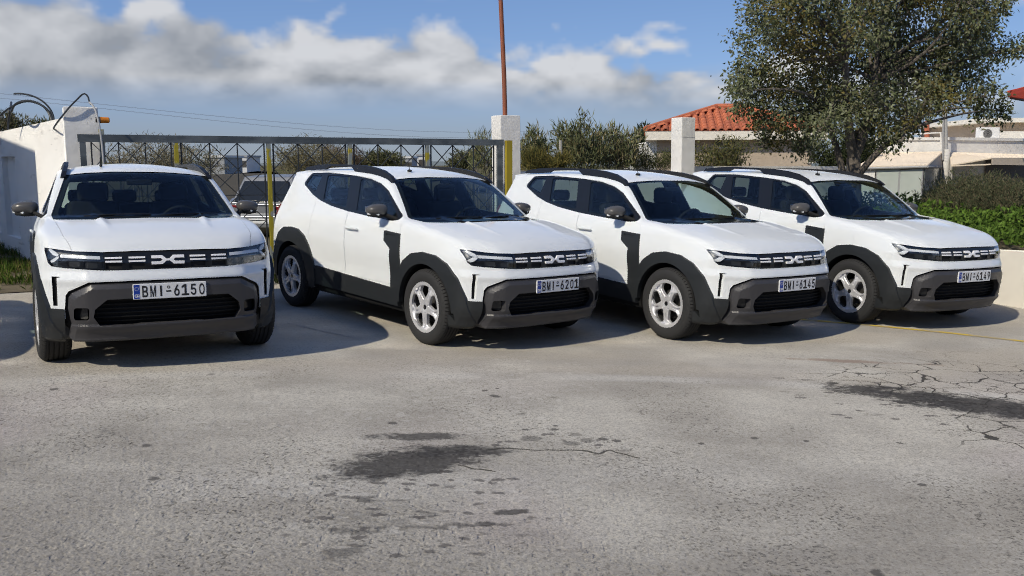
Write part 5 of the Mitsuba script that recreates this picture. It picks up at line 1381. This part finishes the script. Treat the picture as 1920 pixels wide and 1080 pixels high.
# ------------------------------------------------------------------ silver hatchback beyond the gate
principled('silver_paint', (.27, .28, .295), .3, .5, clearcoat=.8)
principled('hatch_glass', (.018, .022, .028), .06, 0., specular=.6)
hb = thing('silver_hatchback', 'silver hatchback parked beyond the gate, its rear window and red tail light behind the bars', 'car')
hc = at(492, 400, 20.0); ang = math.radians(80)                     # direction the car points: away from the camera
HM = np.eye(4); HM[:2, :2] = [[math.cos(ang), -math.sin(ang)], [math.sin(ang), math.cos(ang)]]; HM[:3, 3] = (hc[0], hc[1], gz(hc[0]) - .25)
def hpart(name, m, mat, smooth=40, parent=hb): return part(parent, name, m.transform(HM[:3]) if isinstance(m, m3.Manifold) else m.apply_transform(HM), mat, smooth)
def sect(rows, r_=.05):
    pts = []
    for (x, w, z0, z1) in rows: pts += [(x, s * w, z) for s in (-1, 1) for z in (z0, z1)]
    return hull_pts(pts, r_, 12)
low_ = sect([(0, .74, .40, .92), (.25, .82, .25, .98), (3.4, .82, .25, .95), (4.0, .72, .3, .8)])
cab = sect([(.06, .66, .95, .98), (.42, .56, 1.40, 1.46), (1.6, .57, 1.46, 1.50), (2.4, .56, 1.38, 1.44), (3.2, .68, .93, .96)])
wl2 = m3.Manifold.cylinder(3, .36, .36, 40).rotate((90, 0, 0))
hpart('body', (low_ + cab) - wl2.translate((.72, 1.5, .33)) - wl2.translate((3.3, 1.5, .33)), 'silver_paint', 30)
hpart('rear_window', sect([(-.03, .62, .95, .97), (.27, .52, 1.36, 1.39)], .02), 'hatch_glass', 30)
for s in (-1, 1):
    hpart('side_window', hull_pts([(.55, s * .715, 1.02), (3.0, s * .70, 1.0), (2.35, s * .60, 1.36), (.75, s * .615, 1.38)], .02, 8), 'hatch_glass', 30)
    hpart('tail_light', hull_pts([(-.05, s * .36, .85), (-.03, s * .74, .87), (.10, s * .80, .89), (-.05, s * .36, .79), (.10, s * .80, .76)], .025, 8), 'tail_red', 40)
    for x in (.72, 3.3):
        w_ = lathe([(.10, -.09), (.31, -.09), (.33, -.06), (.33, .06), (.31, .09), (.10, .09)], 36).rotate((90, 0, 0)).translate((x, s * .74, .33))
        wk = hpart('wheel', w_, 'tyre_rubber', 40)
        hpart('rim', lathe([(.02, -.07), (.20, -.07), (.20, .07), (.02, .07)], 24).rotate((90, 0, 0)).translate((x, s * .765, .33)), 'alloy', 30, wk)
hpart('bumper', sect([(-.09, .62, .42, .62), (-.02, .76, .40, .66)], .05), 'silver_paint', 40)
hpart('chrome_strip', bx(-.075, -.03, -.6, .6, .88, .91), 'lamp_chrome', 0)
hpart('number_plate', bx(-.155, -.142, -.26, .26, .48, .59), 'plate_white', 0)

# ------------------------------------------------------------------ behind the camera: the building whose shaded front the car windows mirror
principled('stucco_grey', (.34, .33, .31), .9)
bb = thing('opposite_building', 'long plain building behind the camera, facing the row of cars', 'building')
part(bb, 'wall', bx(-26, 24, -24, -15, -2, 6.6), 'stucco_grey')
part(bb, 'roof', bx(-26.4, 24.4, -24.4, -14.6, 6.603, 6.9), 'town_grey')
for x in np.arange(-24, 23, 4.2):
    for z in (1.0, 4.0): part(bb, 'window', bx(x, x + 1.6, -15.05, -14.9, z, z + 1.5), 'dark_metal')
for M_, (lb, pl, st) in zip(CAR_M, [
        ('white car nearest the left, seen from the front, number plate BMI-6150', 'BMI-6150', math.radians(3)),
        ('white car standing before the end of the gate, number plate BMI-6201', 'BMI-6201', math.radians(0)),
        ('white car second from the right, number plate BMI-6145', 'BMI-6145', math.radians(0)),
        ('white car farthest right, next to the hedge, number plate BMI-6149', 'BMI-6149', math.radians(0))]):
    place_car(M_, lb, pl, st)
labels.pop('_seen', None)
place_car(car_matrix(-5.8, 6.15, math.radians(-52), .0, 0, 0), 'white car outside the left edge of the photo whose shadow falls on the asphalt', None)
labels.pop('_seen', None)
